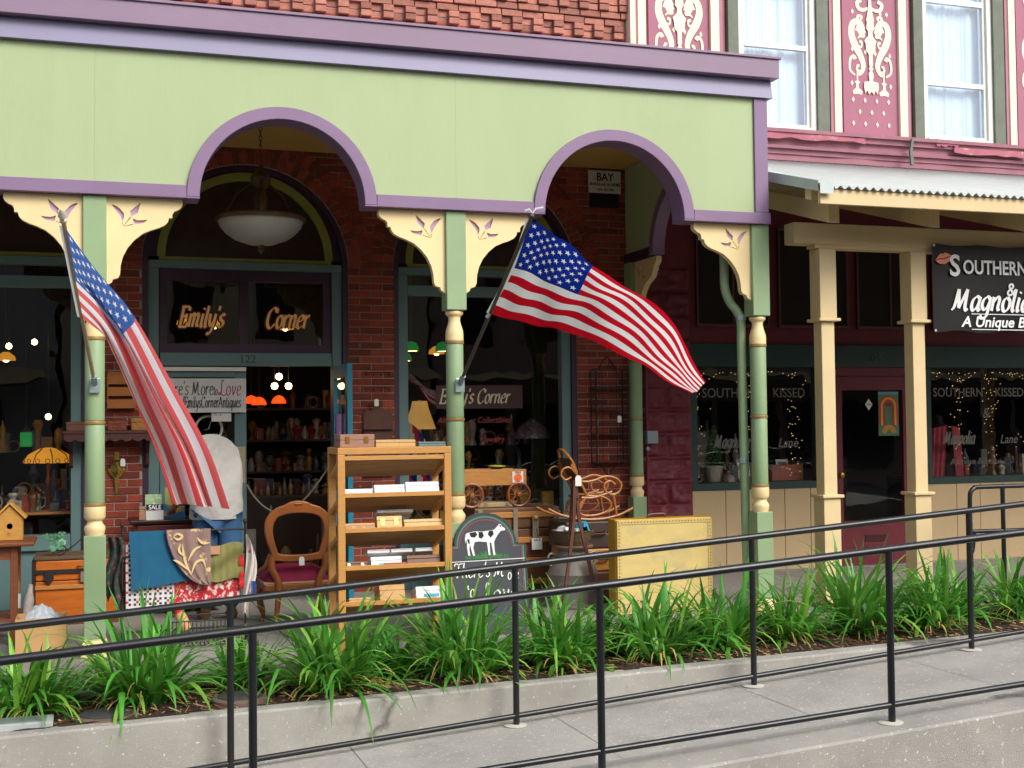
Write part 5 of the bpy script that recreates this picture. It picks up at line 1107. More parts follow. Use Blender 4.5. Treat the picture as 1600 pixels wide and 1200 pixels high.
drape('checked_cloth', 'navy and cream checked cloth with red crosses behind the blue one', None, lambda u, v: (.205+.36*u, .362+fold(u,1), .72-.46*v), 42, 54, M_chk, lambda u, v: (1 if (int(u*21) % 2 and int(v*27) % 2) else (2 if (int(u*21) % 4 == 0 and int(v*27) % 4 == 0) else 0)))
drape('olive_cloth', 'olive green cloth folded over the right end of the towel rack', M_olv, lambda u, v: (.755+.245*u, .335+fold(u*1.3,3)+.012*math.sin(v*9+u*4), .685-.255*v-.012*math.sin(u*6)))
drape('blue_cloth', 'plain deep blue velvet cloth hanging from the towel rack', M_bluet, lambda u, v: (.225+(.53-.02*v)*u+.02*v, .325+fold(u,4), .795-(.41-.075*u)*v-.0))
def fl(u, v):   # quarter round overlay
    x1 = .775; x0 = .47+.30*(1-math.sqrt(max(0,1-v**1.6))); return (x0+(x1-x0)*u, .305+fold(u,5), .80-.40*v)
tf = drape('floral_cloth', 'mauve flowered cloth with rounded dark edge on top of the blue one', M_floral, fl)
MB().tube([(fl(0,i/30)[0], fl(0,i/30)[1]-.004, fl(0,i/30)[2]) for i in range(31)], .005, 6).build('dark_binding', M_plum, tf, True)
M_pat = mat('cream_flower_print', '#d9bf8c', .8, .08, 20); mb = MB(); MF = Matrix.Translation((.62,.2965,.6)) @ FACE; kk = 0
for pts in ([(-.04,.1),(-.02,-.02),(.02,-.12)],[(.02,-.12),(.05,-.04),(.1,-.02),(.12,-.07)],[(.02,-.1),(-.06,-.03),(-.1,-.01)],[(.0,-.02),(.04,.05),(.09,.08)],[(-.01,.0),(-.06,.05),(-.05,.1)],[(.06,.14),(.1,.1),(.15,.1)],[(-.1,.15),(-.07,.17),(-.04,.15),(-.07,.13),(-.1,.15)]):
    ribbon(mb, smooth_line(pts,6), lambda t, d: .004+.014*math.sin(3.14*t), kk*.0003, 0, MF); kk += 1
mb.build('flower_print', M_pat, tf)
box('woven_label', mat('striped_label', '#b98a6a', .8, .3, 60, streak=(1,1,8)), .765, .84, .312, .316, .615, .672, tf)
lt = thing('christmas_cloth', 'dark green and red flowered cloth bunched at the left end of the rack', 'textile'); MB().grid(lambda u, v: (.075+.11*u+.02*math.sin(v*7), .33+.03*math.sin(u*14+v*2), .76-.45*v*(1-.12*math.sin(u*9))), 18, 20).build('fabric', mat('holly_print', '#243a34', .85, .1, 9, spot=(24,.55,'#a8475a')), lt, 'all')
dl = thing('rag_angel', 'white quilted rag figure hanging at the right end of the rack', 'doll'); M_quilt = mat('quilt_white', '#e2d9d0', .85, .06, 14, spot=(11,.58,'#b2596a'))
MB().grid(lambda u, v: (1.03+.02*math.sin(v*5)+(.03+.05*math.sin(min(1,v*1.25)*3.0))*(u-.35), .31+.03*math.sin(u*7+v*3), .73-.55*v+.02*math.sin(u*5)), 12, 24).build('quilt', M_quilt, dl, 'all')
MB().grid(lambda u, v: (1.05+.035*u, .27+.01*math.sin(u*5), .42-.13*v), 6, 8).build('blue_patch', mat('patch_blue','#3f5796',.85), dl, 'all')
wb = thing('wire_basket', 'dark wire basket on the pavement below the towel rack', 'basket', (0,0,0))
for z, e in ((.02,.0),(.10,.01),(.19,.02)): MB().tube([(.49-e,.1-e,z),(.86+e,.1-e,z),(.86+e,.36+e,z),(.49-e,.36+e,z)], .005, 6, 0, True).build('hoop', M_iron, wb, True)
for i in range(14): x = .50+.027*i; MB().tube([(x,.1,.02),(x,.085,.19)], .003, 5).build('wire', M_iron, wb); MB().tube([(x,.1,.02),(x,.36,.02)], .003, 5).build('wire', M_iron, wb)
gf = thing('wooden_figure', 'small wooden figure with red hat propped below the hanging cloths', 'figurine', (.60,.2,.12)); MB().lathe([(.0,0),(.035,.0),(.04,.08),(.03,.13),(0,.14)], (0,0,0), 14, 0, 'z', Matrix.Rotation(R_(-22),4,'Y')).build('body', M_card, gf, True); MB().lathe([(.032,.13),(.03,.17),(.0,.22)], (0,0,0), 14, 0, 'z', Matrix.Rotation(R_(-22),4,'Y')).build('hat', mat('red_tassel','#c8231f'), gf, True)
# ------------------------------------------------------------------ left corner goods
dr = thing('low_dresser', 'dark red wooden dresser carrying books against the brick pier', 'dresser'); M_mah = mat('mahogany', '#54201a', .35, .2, 6, .05, 40)
box('carcass', M_mah, .30, 1.0, 1.86, 2.3, .04, .735, dr, .006); box('top', mat('dark_top', '#2c1512', .3, .2, 6), .27, 1.03, 1.82, 2.32, .736, .765, dr, .006)
for z in (.10,.33,.54):
    d_ = box('drawer', M_mah, .33, .97, 1.845, 1.859, z, z+.18, dr, .004)
    for x in (.46,.84): MB().lathe([(0,-.02),(.014,-.016),(.008,-.006),(.008,0)], (x,1.845,z+.09), 10, 0, 'y').build('pull', M_brass, d_, True)
def book(label, x0, x1, y0, h, m, tiltx=0, rz=0):
    t = thing('book', label, 'book', ((x0+x1)/2, y0, .767), 'books on the dresser'); w = (x1-x0)/2; M = Matrix.Rotation(tiltx,4,'X') @ Matrix.Rotation(rz,4,'Z')
    MB().box(-w,w,0,.004,0,h,0,M).build('front_cover', m, t); MB().box(-w+.004,w-.004,.0045,.022,.003,h-.003,0,M).build('pages', M_ivory, t); MB().box(-w,w,.0225,.026,0,h,0,M).build('back_cover', m, t)
book('green and white cookbook standing behind the SALE card', .40, .53, 2.0, .20, mat('cookbook', '#9cc083', .5, .2, 14, spot=(12,.5,'#dfe6da')), -.15)
book('yellow green paper book at the back of the dresser', .56, .66, 2.06, .25, mat('lime_cover', '#b7c46a', .5, .1), -.12)
book('open blue picture book in front of the man', .52, .72, 1.95, .17, mat('atlas_cover', '#2f6b93', .4, .2, 12, spot=(7,.55,'#c59a3a')), -.9, .2)
bxx = thing('wooden_box', 'little brown wooden box beside the SALE card on the dresser', 'box'); box('body', M_mauve, .345, .398, 1.86, 1.95, .767, .85, bxx, .004); box('lid', M_mauve, .344, .399, 1.859, 1.951, .852, .876, bxx, .004)
sl_ = thing('sale_card', 'black and white SALE card standing on the dresser', 'sign'); box('card', mat('card_grey', '#cfcfca', .7, .1, 30), .40, .535, 1.85, 1.854, .767, .893, sl_); box('header', M_blk, .40, .535, 1.846, 1.8495, .845, .893, sl_); text('print', 'SALE', .052, M_wlet, sl_, (.4675,1.844,.852), 0, .015, .0005, .9, 'CENTER')
# man bending over the dresser
def skin(name, V, E, m, parent, sub=2):
    me = bpy.data.meshes.new(name); me.from_pydata([v[:3] for v in V], E, []); o = bpy.data.objects.new(name, me); COL.objects.link(o)
    md = o.modifiers.new('skin', 'SKIN'); md.use_smooth_shade = True; md.branch_smoothing = .6
    for i, v in enumerate(V): me.skin_vertices[0].data[i].radius = (v[3], v[4] if len(v) > 4 else v[3])
    me.skin_vertices[0].data[0].use_root = True
    sb_ = o.modifiers.new('sub', 'SUBSURF'); sb_.levels = sub; sb_.render_levels = sub
    dg = bpy.context.evaluated_depsgraph_get(); dg.update(); m2 = bpy.data.meshes.new_from_object(o.evaluated_get(dg)); bpy.data.objects.remove(o, do_unlink=True)
    m2.materials.clear(); m2.materials.append(m); m2.polygons.foreach_set('use_smooth', [True]*len(m2.polygons)); m2.name = name
    return link(name, m2, parent)
mn = thing('person', 'man in light grey jacket and jeans bent over the dresser, half hidden by the flag', 'person', (0,0,0))
M_skin = mat('skin', '#8a5a44', .55, .08, 12); M_jack = mat('grey_jacket', '#a3a19c', .85, .08, 7, .5, 22); M_jean = mat('denim', '#2f567d', .85, .15, 14, .35, 120, spot=(9,.66,'#5d84a6')); M_hair = mat('grey_hair', '#b5aea6', .8, .15, 60, .4, 160)
V = [(.91,1.34,.90,.13),(.92,1.36,1.06,.13),(.915,1.43,1.18,.10,.08),(.87,1.55,1.28,.06),(.84,1.63,1.27,.055),(.82,1.69,1.22,.08,.075),(.81,1.74,1.17,.075,.075),
     (.80,1.50,1.22,.04),(.67,1.58,1.03,.042),(.63,1.68,.90,.032),(.60,1.74,.865,.03,.022),(.575,1.79,.84,.011),(.59,1.80,.835,.011),(.605,1.80,.835,.011),(.62,1.79,.838,.010),(.58,1.73,.84,.011),(.56,1.82,.81,.009),(.58,1.84,.805,.009),(.60,1.84,.805,.009),(.62,1.82,.81,.008),
     (1.02,1.48,1.22,.04),(1.06,1.62,1.05,.042),(.92,1.74,.95,.032),(.87,1.78,.92,.03,.022),(.84,1.81,.90,.011),(.81,1.83,.88,.009),
     (.83,1.33,.84,.09),(.83,1.30,.47,.06),(.83,1.33,.10,.042),(.82,1.44,.045,.045,.035),(.80,1.52,.035,.035,.03),(1.0,1.33,.84,.09),(1.01,1.28,.47,.06),(1.02,1.33,.10,.042),(1.03,1.44,.045,.045,.035),(1.04,1.52,.035,.035,.03)]
E = [(0,1),(1,2),(2,3),(3,4),(4,5),(5,6),(2,7),(7,8),(8,9),(9,10),(10,11),(10,12),(10,13),(10,14),(10,15),(11,16),(12,17),(13,18),(14,19),(2,20),(20,21),(21,22),(22,23),(23,24),(24,25),(0,26),(26,27),(27,28),(28,29),(29,30),(0,31),(31,32),(32,33),(33,34),(34,35)]
skin('body', V, E, M_skin, mn)
def loft(name, rings, m, n=28, fold_=.0):
    mb = MB(); N = len(rings)
    for j, (cx, cy, z, rx, ry, tl) in enumerate(rings):
        for k in range(n):
            a = 2*math.pi*k/n; w_ = 1+fold_*noise.noise((math.cos(a)*2, math.sin(a)*2, z*6)); mb.v.append((cx+rx*w_*math.cos(a), cy+ry*w_*math.sin(a), z+tl*math.sin(a)))
    for j in range(N-1):
        for k in range(n): mb.f.append((j*n+k, j*n+(k+1)%n, (j+1)*n+(k+1)%n, (j+1)*n+k)); mb.mi.append(0)
    mb.f += [tuple(range(n)), tuple((N-1)*n+k for k in range(n))]; mb.mi += [0,0]
    o = mb.build(name, m, mn, 'all'); q = o.modifiers.new('s','SUBSURF'); q.levels = 3; q.render_levels = 3
    tx = bpy.data.textures.new('creases','CLOUDS'); tx.noise_scale = .09; tx.noise_depth = 2; dm_ = o.modifiers.new('d','DISPLACE'); dm_.texture = tx; dm_.texture_coords = 'LOCAL'; dm_.strength = .018; dm_.mid_level = .5; return o
loft('jacket', [(.905,1.33,.80,.17,.13,0),(.905,1.33,.795,.207,.163,0),(.905,1.33,.80,.208,.165,0),(.905,1.33,.815,.208,.165,0),(.91,1.335,.90,.205,.16,0),(.92,1.345,.99,.195,.15,.01),(.925,1.37,1.08,.19,.145,.03),(.925,1.41,1.17,.20,.145,.06),(.92,1.46,1.26,.205,.135,.09),(.91,1.50,1.325,.195,.115,.10),(.895,1.54,1.37,.16,.09,.09),(.875,1.575,1.39,.10,.07,.07),(.87,1.59,1.395,.06,.05,.05)], M_jack, 32, .10)
skin('sleeve', [(.80,1.48,1.24,.085),(.72,1.53,1.14,.074),(.665,1.59,1.03,.066),(.645,1.655,.945,.055)], [(0,1),(1,2),(2,3)], M_jack, mn)
skin('sleeve', [(1.03,1.47,1.24,.085),(1.075,1.53,1.15,.072),(1.075,1.62,1.05,.064),(.95,1.71,.98,.055)], [(0,1),(1,2),(2,3)], M_jack, mn)
skin('cuff', [(.647,1.645,.955,.05),(.637,1.675,.915,.045)], [(0,1)], mat('pale_shirt','#b9bfd0',.8,.08,20), mn, 1)
skin('jeans', [(.915,1.335,.90,.17,.14),(.825,1.33,.80,.115),(.825,1.30,.47,.088),(.83,1.33,.09,.075),(1.005,1.33,.80,.115),(1.015,1.28,.47,.088),(1.02,1.33,.09,.075)], [(0,1),(1,2),(2,3),(0,4),(4,5),(5,6)], M_jean, mn)
hr = MB(); hr.lathe([(0,.105),(.035,.1),(.07,.078),(.088,.04),(.092,0),(.086,-.04),(.07,-.07)], (0,0,0), 22, 0, 'z', Matrix.Translation((.815,1.70,1.225)) @ Matrix.Rotation(R_(-80),4,'X')); hr.build('hair', M_hair, mn, 'all')
for x in (.725,.892): skin('ear', [(x,1.71,1.20,.018,.012),(x,1.70,1.23,.02,.01)], [(0,1)], M_skin, mn, 1)
for x, x2 in ((.82,.80),(1.03,1.04)): skin('shoe', [(x+.0,1.32,.05,.05),(x,1.42,.045,.055,.045),(x2,1.54,.035,.045,.035)], [(0,1),(1,2)], M_leather, mn, 1)
# trunk at left
lt = thing('orange_trunk', 'orange brown wooden trunk with black straps behind the left post', 'trunk'); M_or = mat('orange_wood', '#b5601a', .4, .2, 5, .08, 40, streak=(1,1,6))
box('body', M_or, -.43, .16, 1.55, 2.0, .06, .34, lt, .006); box('lid', M_or, -.43, .16, 1.55, 2.0, .345, .50, lt, .01); box('carpet_top', mat('brown_felt', '#5d4a33', .95, .2, 40, .5, 150), -.44, .17, 1.54, 2.01, .502, .53, lt, .008)
for z in (.30,.40): box('wood_batten', M_oak, -.435, .165, 1.532, 1.549, z-.02, z+.012, lt, .003) if z < .35 else box('strap', M_iron, -.435, .165, 1.535, 1.549, z, z+.03, lt)
for x in (-.33,.0): MB().prism([(x-.03,.43),(x+.03,.43),(x+.035,.36),(x,.31),(x-.035,.36)], 1.524, 1.5315).build('hasp', M_iron, lt)
box('lock', M_fit, -.10, -.05, 1.515, 1.5235, .33, .41, lt); box('black_corner', M_iron, -.455, -.431, 1.53, 2.0, .06, .50, lt); box('stand', M_dbox, -.46, .18, 1.56, 1.98, .0, .058, lt)
MB().tube(smooth_line([(-.12,1.535,.45),(-.10,1.51,.455),(.0,1.51,.455),(.02,1.535,.45)],4), .008, 7).build('handle', M_brass, lt, True)
iv = thing('ivy_pot', 'small ivy in a black wire scroll holder on the orange trunk', 'plant', (-.27,1.62,.53)); random.seed(3)
MB().tube(smooth_line([(.0,0,.0),(.06,0,.03),(.04,0,.08),(-.04,0,.06),(-.02,0,.02),(.10,0,.06),(.2,0,.14),(.26,0,.1),(.24,0,.05)],5), .005, 6).build('wire_scroll', M_iron, iv, True)
for k in range(16):
    a = random.uniform(-.08,.06); z = random.uniform(.05,.17); s = random.uniform(.02,.035); r = random.uniform(-1,1); y_ = random.uniform(-.04,.03)
    M = Matrix.Translation((a,y_,z)) @ Matrix.Rotation(r,4,'Y') @ Matrix.Rotation(random.uniform(-.5,.5),4,'Z'); MB().add([(0,0,-s),(s*.9,.004,-s*.3),(s*.5,0,s*.2),(s*.45,.005,s),(0,0,s*.6),(-s*.45,.005,s),(-s*.5,0,s*.2),(-s*.9,.004,-s*.3)], [tuple(range(8))], 0, M).build('ivy_leaf', mat('ivy_green', '#5f9a70', .5, .2, 20, rnd=.3), iv)
# birdhouse table
st_ = thing('side_table', 'worn brown side table at the left edge holding the birdhouse', 'table'); M_old = mat('old_brown_wood', '#7d4526', .5, .2, 6, .1, 40, streak=(2,2,10))
box('top', M_old, -1.05, -.40, .62, 1.15, .695, .725, st_, .01)
for x in (-1.0,-.56):
    for yq in (.68,1.06): box('leg', M_old, x, x+.05, yq, yq+.05, 0, .694, st_, .004)
box('apron', M_old, -.949, -.561, .69, .71, .60, .693, st_); box('lower_shelf', M_old, -.99, -.52, .69, 1.09, .17, .19, st_)
bh = thing('birdhouse', 'unpainted pine birdhouse with pitched roof on the side table', 'birdhouse', (-.57,.88,.727)); M_pine2 = mat('raw_pine', '#c99545', .6, .15, 9, .08, 60, streak=(3,3,12))
MB().prism([(-.085,0),(.085,0),(.085,.155),(0,.245),(-.085,.155)], -.08, .08).build('body', M_pine2, bh, False, .003)
for s in (-1,1): M = Matrix.Translation((0,0,.258)) @ Matrix.Rotation(s*R_(46),4,'Y'); MB().box(*((.002,.15) if s > 0 else (-.15,-.002)), -.1, .1, -.002, .012, 0, M).build('roof_board', M_pine2, bh, False, .002)
MB().lathe([(0,-.003),(.02,-.003)], (0,-.08,.10), 16, 0, 'y').build('entrance_hole', M_dark, bh); MB().tube([(0,-.08,.06),(0,-.12,.06)], .005, 6).build('perch', M_pine2, bh)
cb = thing('open_carton', 'open cardboard carton with crumpled clear plastic at the left post', 'box', (0,0,0))
for q in ((-.50,-.18,.18,.186,.0,.25),(-.50,-.18,.47,.476,.0,.25),(-.50,-.494,.1865,.4695,.0,.25),(-.186,-.18,.1865,.4695,.0,.25)): MB().box(*q).build('wall_panel', M_card, cb)
box('bottom_panel', M_card, -.493,-.187,.187,.469,.0,.006, cb)
MB().grid(lambda u, v: (-.48+.28*u, .2+.26*v, .20+.12*math.sin(3.14*u)*math.sin(3.14*v)+.022*noise.noise((u*9,v*9,1))), 24, 20).build('clear_plastic', mat('crumpled_plastic', '#b9c2c6', .15, .1, 20, spec=.8), cb)
for i, (x, yq, h, c_, lab) in enumerate(((-.47,.72,.42,'#b8aaa0','pale rolled paper tube leaning by the side table'),(-.53,.80,.30,'#8d6a48','brown labelled tin bottle by the side table'))):
    t = thing('rolled_paper' if i == 0 else 'tin_bottle', lab, 'tube' if i == 0 else 'bottle', (x,yq,.0)); M = Matrix.Translation((0,0,.19 if i else 0)) @ Matrix.Rotation(R_(6 if i == 0 else 0),4,'Y')
    MB().lathe([(.0,0),(.032,0),(.034,h*.75),(.02,h*.88),(.015,h)], (0,0,0), 14, 0, 'z', M).build('body', mat('goods%d' % i, c_, .6, .2, 20), t, True)
    if i: MB().lathe([(.035,.06),(.035,.16)], (0,0,0), 14, 0, 'z', M).build('label', M_wbox, t, True)
# ------------------------------------------------------------------ wall goods on the brick piers
ws = thing('wall_shelf', 'dark red scalloped wall shelf on the left brick pier', 'shelf'); M_dkr = mat('dark_red_wood', '#4d2420', .5, .2, 7)
box('board', M_dkr, -.25, .50, 2.28, 2.532, 1.47, 1.495, ws, .004)
MB().prism([(-.24,1.469)]+[(.49,1.469)]+[(.49-.73*i/40, 1.425-.022*abs(math.sin(i*math.pi/5))) for i in range(41)], 2.29, 2.302).build('scalloped_apron', M_dkr, ws)
for x in (-.2,.42): MB().prism([(2.30,1.468),(2.53,1.468),(2.53,1.18),(2.50,1.2),(2.47,1.3),(2.36,1.38)], x, x+.03, 0, Matrix(((0,1,0,0),(1,0,0,0),(0,0,1,0),(0,0,0,1)))).build('bracket', M_dkr, ws)
for nm, lab, x0, x1, h, m in (('trinket_box','plain wooden box at the left end of the wall shelf',-.22,-.06,.075,M_dbox),('carved_box','reddish carved box in the middle of the wall shelf',.11,.26,.08,mat('carved_red','#7d3a22',.6,.4,40,.8,60)),('gilt_box','gilded box at the right end of the wall shelf',.30,.43,.10,mat('gilt_box','#a8743c',.4,.4,40,metal=.3))):
    t = thing(nm, lab, 'box'); box('body', m, x0, x1, 2.33, 2.45, 1.497, 1.497+h*.65, t, .003); box('lid', m, x0-.003, x1+.003, 2.327, 2.453, 1.4975+h*.65, 1.497+h, t, .004)
lr = thing('letter_rack', 'honey wooden letter rack hung on the left brick pier', 'rack'); M_hon = mat('honey_wood', '#a8641f', .45, .15, 7)
box('back', M_hon, .11, .335, 2.515, 2.532, 1.68, 2.0, lr)
for z in (1.685,1.79,1.89): box('pocket_front', M_hon, .115, .33, 2.44, 2.45, z, z+.075, lr); box('pocket_floor', M_hon, .115, .33, 2.451, 2.514, z, z+.008, lr)
for x in (.105,.331): box('side', M_hon, x, x+.009, 2.44, 2.531, 1.68, 1.98, lr)
bs = thing('brass_sconce', 'brass diamond shaped wall sconce on the brick pier', 'sconce', (.183,2.53,0)); M_br2 = mat('old_brass', '#8d7434', .4, .2, 20, metal=.7)
MB().prism([(0,1.25),(.075,1.155),(.02,1.08),(.012,.97),(0,.945),(-.012,.97),(-.02,1.08),(-.075,1.155)], -.02, -.003).build('backplate', M_br2, bs, False, .004); MB().prism([(0,1.21),(.045,1.155),(0,1.10),(-.045,1.155)], -.035, -.0205).build('boss', M_br2, bs, False, .004)
MB().tube(smooth_line([(0,-.03,1.15),(0,-.09,1.13),(0,-.11,1.18),(0,-.11,1.23)],4), .008, 8).build('arm', M_br2, bs, True); MB().lathe([(.012,1.23),(.035,1.245),(.028,1.25),(.03,1.31),(.026,1.31)], (0,-.11,0), 14).build('candle_cup', M_br2, bs, True); price_tag((.05,-.05,1.22), bs)
pr_ = thing('plate_rack', 'dark wooden spoon rack with rows of pegs on the middle brick pier', 'rack'); M_dkb = mat('rack_brown', '#5a3324', .55, .2, 7)
MB().prism([(2.33,1.05),(2.60,1.05),(2.60,1.62),(2.575,1.66),(2.53,1.645),(2.465,1.70),(2.40,1.645),(2.355,1.66),(2.33,1.62)], 2.515, 2.532).build('back_board', M_dkb, pr_)
for z in (1.12,1.30,1.48):
    s_ = box('rail', M_dkb, 2.325, 2.605, 2.47, 2.514, z, z+.016, pr_)
    for k in range(8): x = 2.34+k*.035; MB().tube([(x,2.474,z+.016),(x,2.474,z+.035)], .005, 5).build('peg', M_dkb, s_)
price_tag((2.44,2.46,1.72), pr_)
for k, z in enumerate((1.86,2.0)):
    t = thing('iron_hook_bar', ('lower' if k == 0 else 'upper')+' thin black iron bar with hooks on the middle brick pier', 'hook rail'); MB().tube([(2.33,2.50,z),(2.58,2.50,z)], .005, 6).build('bar', M_iron, t)
    for q in range(4): x = 2.35+q*.07; MB().tube([(x,2.50,z),(x,2.49,z-.03),(x,2.47,z-.035),(x,2.465,z-.015)], .004, 5).build('hook', M_iron, t)
# trinkets hanging on the open door
random.seed(8)
for k, (yq, z, c_, lab) in enumerate(((1.98,1.78,'#b98d43','brass trinket hanging highest on the open teal door'),(2.2,1.62,'#8d6a9a','violet ribbon hanging on the open teal door'),(2.08,1.40,'#c9c4b6','white tag on a string on the open teal door'),(2.3,1.5,'#6a4a2c','brown beaded string hanging on the open teal door'))):
    t = thing('door_trinket', lab, 'trinket', (2.04,yq,z), 'trinkets on the open door'); L = (.08,.5,.07,.55)[k]
    MB().tube([(0,0,0),(0,.005,-L*.5),(0,0,-L)], (.018,.028,.015,.012)[k], 8).build('pendant', mat('trinket%d' % k, c_, .5, .2, 30), t, True); MB().tube([(.012,0,0),(.012,0,.08)], .002, 4).build('cord', M_iron, t)

# ------------------------------------------------------------------ inside the windows
M_amb = emis('amber_glass', '#d08a28', .55); M_bulb = emis('warm_bulb', '#ffd28a', 7); M_redl = emis('red_glass', '#e8380c', 1.6); M_grn = emis('green_shade', '#0c8a3c', .25)
tl = thing('amber_lamp', 'lit amber dome table lamp with iron scrolls inside the left window', 'lamp', (-.385,3.15,0))
sh = MB().lathe([(.215,1.215),(.21,1.235),(.17,1.29),(.09,1.335),(.03,1.35)], (0,0,0), 8*4).build('shade', M_amb, tl, True)
for k in range(8): a = k*math.pi/4+.2; MB().tube([(.218*math.cos(a),.218*math.sin(a),1.212),(.175*math.cos(a),.175*math.sin(a),1.292),(.09*math.cos(a),.09*math.sin(a),1.34)], .005, 5).build('rib', M_iron, sh)
for k in range(16): a = k*math.pi/8; MB().tube([(.218*math.cos(a)+.02*math.cos(q)*-math.sin(a),.218*math.sin(a)+.02*math.cos(q)*math.cos(a),1.235+.02*math.sin(q)) for q in [j*math.pi/4 for j in range(8)]], .003, 4, 0, True).build('scroll', M_iron, sh)
MB().lathe([(.07,.80),(.06,.82),(.02,.84),(.015,1.0),(.03,1.05),(.015,1.1),(.02,1.2)], (0,0,0), 14).build('stem', mat('copper','#8a4a22',.4,.2,14,metal=.6), tl, True)
ds_ = thing('window_shelf', 'low wooden display shelf inside the left window', 'shelf'); box('board', M_oak, -1.5, -.12, 2.85, 3.4, .775, .797, ds_); 
for x in (-1.4,-.2): box('support', M_dkr, x, x+.05, 2.95, 3.3, .0, .774, ds_)
for k, x in enumerate((-.585,-.48)):
    t = thing('beer_stein', ('left' if k == 0 else 'right')+' of two pale relief steins on the window shelf', 'stein', (x,3.0,.798), 'steins on the window shelf'); MB().lathe([(.0,0),(.045,0),(.047,.01),(.04,.02),(.038,.13),(.042,.15),(.036,.152)], (0,0,0), 18).build('body', mat('stein_grey','#8c8674',.5,.4,50,.6,60), t, True); MB().tube(smooth_line([(.04,0,.12),(.075,0,.11),(.07,0,.05),(.04,0,.03)],4), .006, 6).build('handle', mat('stein_grey','#8c8674'), t, True)
gl_ = thing('green_lantern', 'square green glass lantern hanging inside the left window', 'lantern', (-.57,3.15,1.36)); MB().box(-.05,.05,-.05,.05,0,.13).build('glass', M_grn, gl_, False, .012); MB().lathe([(.05,.131),(.02,.16),(.0,.19)], (0,0,0), 10).build('cap', M_iron, gl_); MB().tube([(0,0,.18),(0,0,1.3)], .003, 4).build('chain', M_iron, gl_)
for k, (x, z) in enumerate(((-.40,1.63),(-.74,2.28),(-.52,2.32))):
    t = thing('small_bulb_lamp', ('lowest','left upper','right upper')[k]+' small lit bulb glowing behind the left window', 'lamp', (x,3.6,z), 'small bulbs behind the left window'); MB().lathe([(0,-.03),(.022,-.02),(.028,0),(.02,.02),(0,.03)], (0,0,0), 12).build('bulb', M_bulb, t, True); MB().tube([(0,0,.03),(0,0,1.2)], .004, 4).build('flex', M_iron, t)
for k, (x, yq, z) in enumerate(((1.775,4.0,2.02),(1.73,4.0,1.925),(1.87,4.0,1.925))):
    t = thing('globe_lamp', ('topmost','lower left','lower right')[k]+' of three lit globe lamps seen through the open door', 'lamp', (x,yq,z), 'globe lamps inside the shop'); MB().lathe([(0,-.036),(.026,-.026),(.036,0),(.026,.026),(0,.036)], (0,0,0), 14).build('globe', M_bulb, t, True); MB().tube([(0,0,.036),(0,0,1.6)], .004, 4).build('rod', M_iron, t)
for k, (x, z) in enumerate(((1.52,1.785),(1.60,1.77),(1.80,1.785))):
    t = thing('red_shade_lamp', ('left','middle','right')[k]+' of three glowing red glass shades seen through the open door', 'lamp', (x,4.2,z), 'red lamps inside the shop'); MB().lathe([(.075,-.03),(.07,.0),(.045,.035),(.012,.05)], (0,0,0), 14).build('shade', M_redl, t, True); MB().tube([(0,0,.05),(0,0,1.8)], .004, 4).build('rod', M_iron, t)
ct = thing('glass_counter', 'dark shop counter with glassware seen through the open door', 'counter'); box('body', mat('counter_brown','#3a2416',.4,.2,6), 1.1, 2.4, 3.9, 4.5, 0, .80, ct); box('top', mat('counter_top','#5a4a38',.25,.1), 1.08, 2.42, 3.88, 4.52, .801, .83, ct)
random.seed(21)
for k in range(14):
    x = 1.3+k*.06; h = random.uniform(.06,.16); t = tag(MB().lathe([(.0,.831),(.02,.831),(.022,.84+h*.5),(.008,.84+h*.75),(.01,.84+h)], (x,4.05+random.uniform(-.05,.1),0), 10).build('glass_bottle', mat('amber_bottle%d' % (k % 4), ('#8a6a38','#7d7a70','#a88a4a','#5a4a3a')[k % 4], .15, .1), None, True), 'small bottle in the row on the dark shop counter', 'bottle', 'bottles on the counter')
bs2 = thing('back_shelves', 'dark shelves of ornaments at the back of the shop', 'shelf'); box('back', M_dark, .6, 2.9, 5.6, 5.62, 0, 2.2, bs2)
for z in (.6,1.0,1.35,1.7): box('board', mat('counter_brown','#3a2416'), .6, 2.9, 5.3, 5.6, z, z+.025, bs2)
for k in range(36):
    x = .7+.06*k; z = (.626,1.026,1.376)[k % 3]; tag(MB().lathe([(.0,z),(.03,z),(.04,z+.05),(.02,z+.1+.05*random.random()),(0,z+.16)], (x,5.4,0), 9).build('ornament', mat('orn%d' % (k % 5), ('#8a7a60','#c0b8a8','#7a4a30','#4a5a6a','#a8803a')[k % 5], .3, .2, 20), None, True), 'little ornament on the shelves at the back of the shop', 'ornament', 'ornaments at the back of the shop')
for k, (x, z) in enumerate(((2.95,2.27),(3.27,2.27),(3.05,2.21))):
    yq = (3.2,3.2,3.9)[k]; t = thing('green_pendant', ('left','right','rear')[k]+' of the green glass pendant lamps inside the right window', 'lamp', (x,yq,z), 'green pendant lamps'); MB().lathe([(.075,-.03),(.072,.01),(.05,.05),(.015,.065)], (0,0,0), 18).build('shade', M_grn, t, True); MB().lathe([(0,-.03),(.06,-.03)], (0,0,0), 16).build('diffuser', emis('warm_white_glass','#ffe9c0',1.6), t); MB().tube([(0,0,.06),(0,0,1.5)], .006, 5).build('rod', M_iron, t)
cl = thing('cream_lamp', 'lit cream bell shade lamp inside the right window', 'lamp', (3.03,3.2,0)); MB().lathe([(.165,1.475),(.13,1.57),(.09,1.68),(.075,1.75)], (0,0,0), 8).build('shade', emis('cream_shade','#c99a50',.35), cl); MB().lathe([(.08,.62),(.02,.66),(.03,.9),(.05,1.1),(.02,1.3),(.012,1.76)], (0,0,0), 14).build('base', M_brass, cl, True)
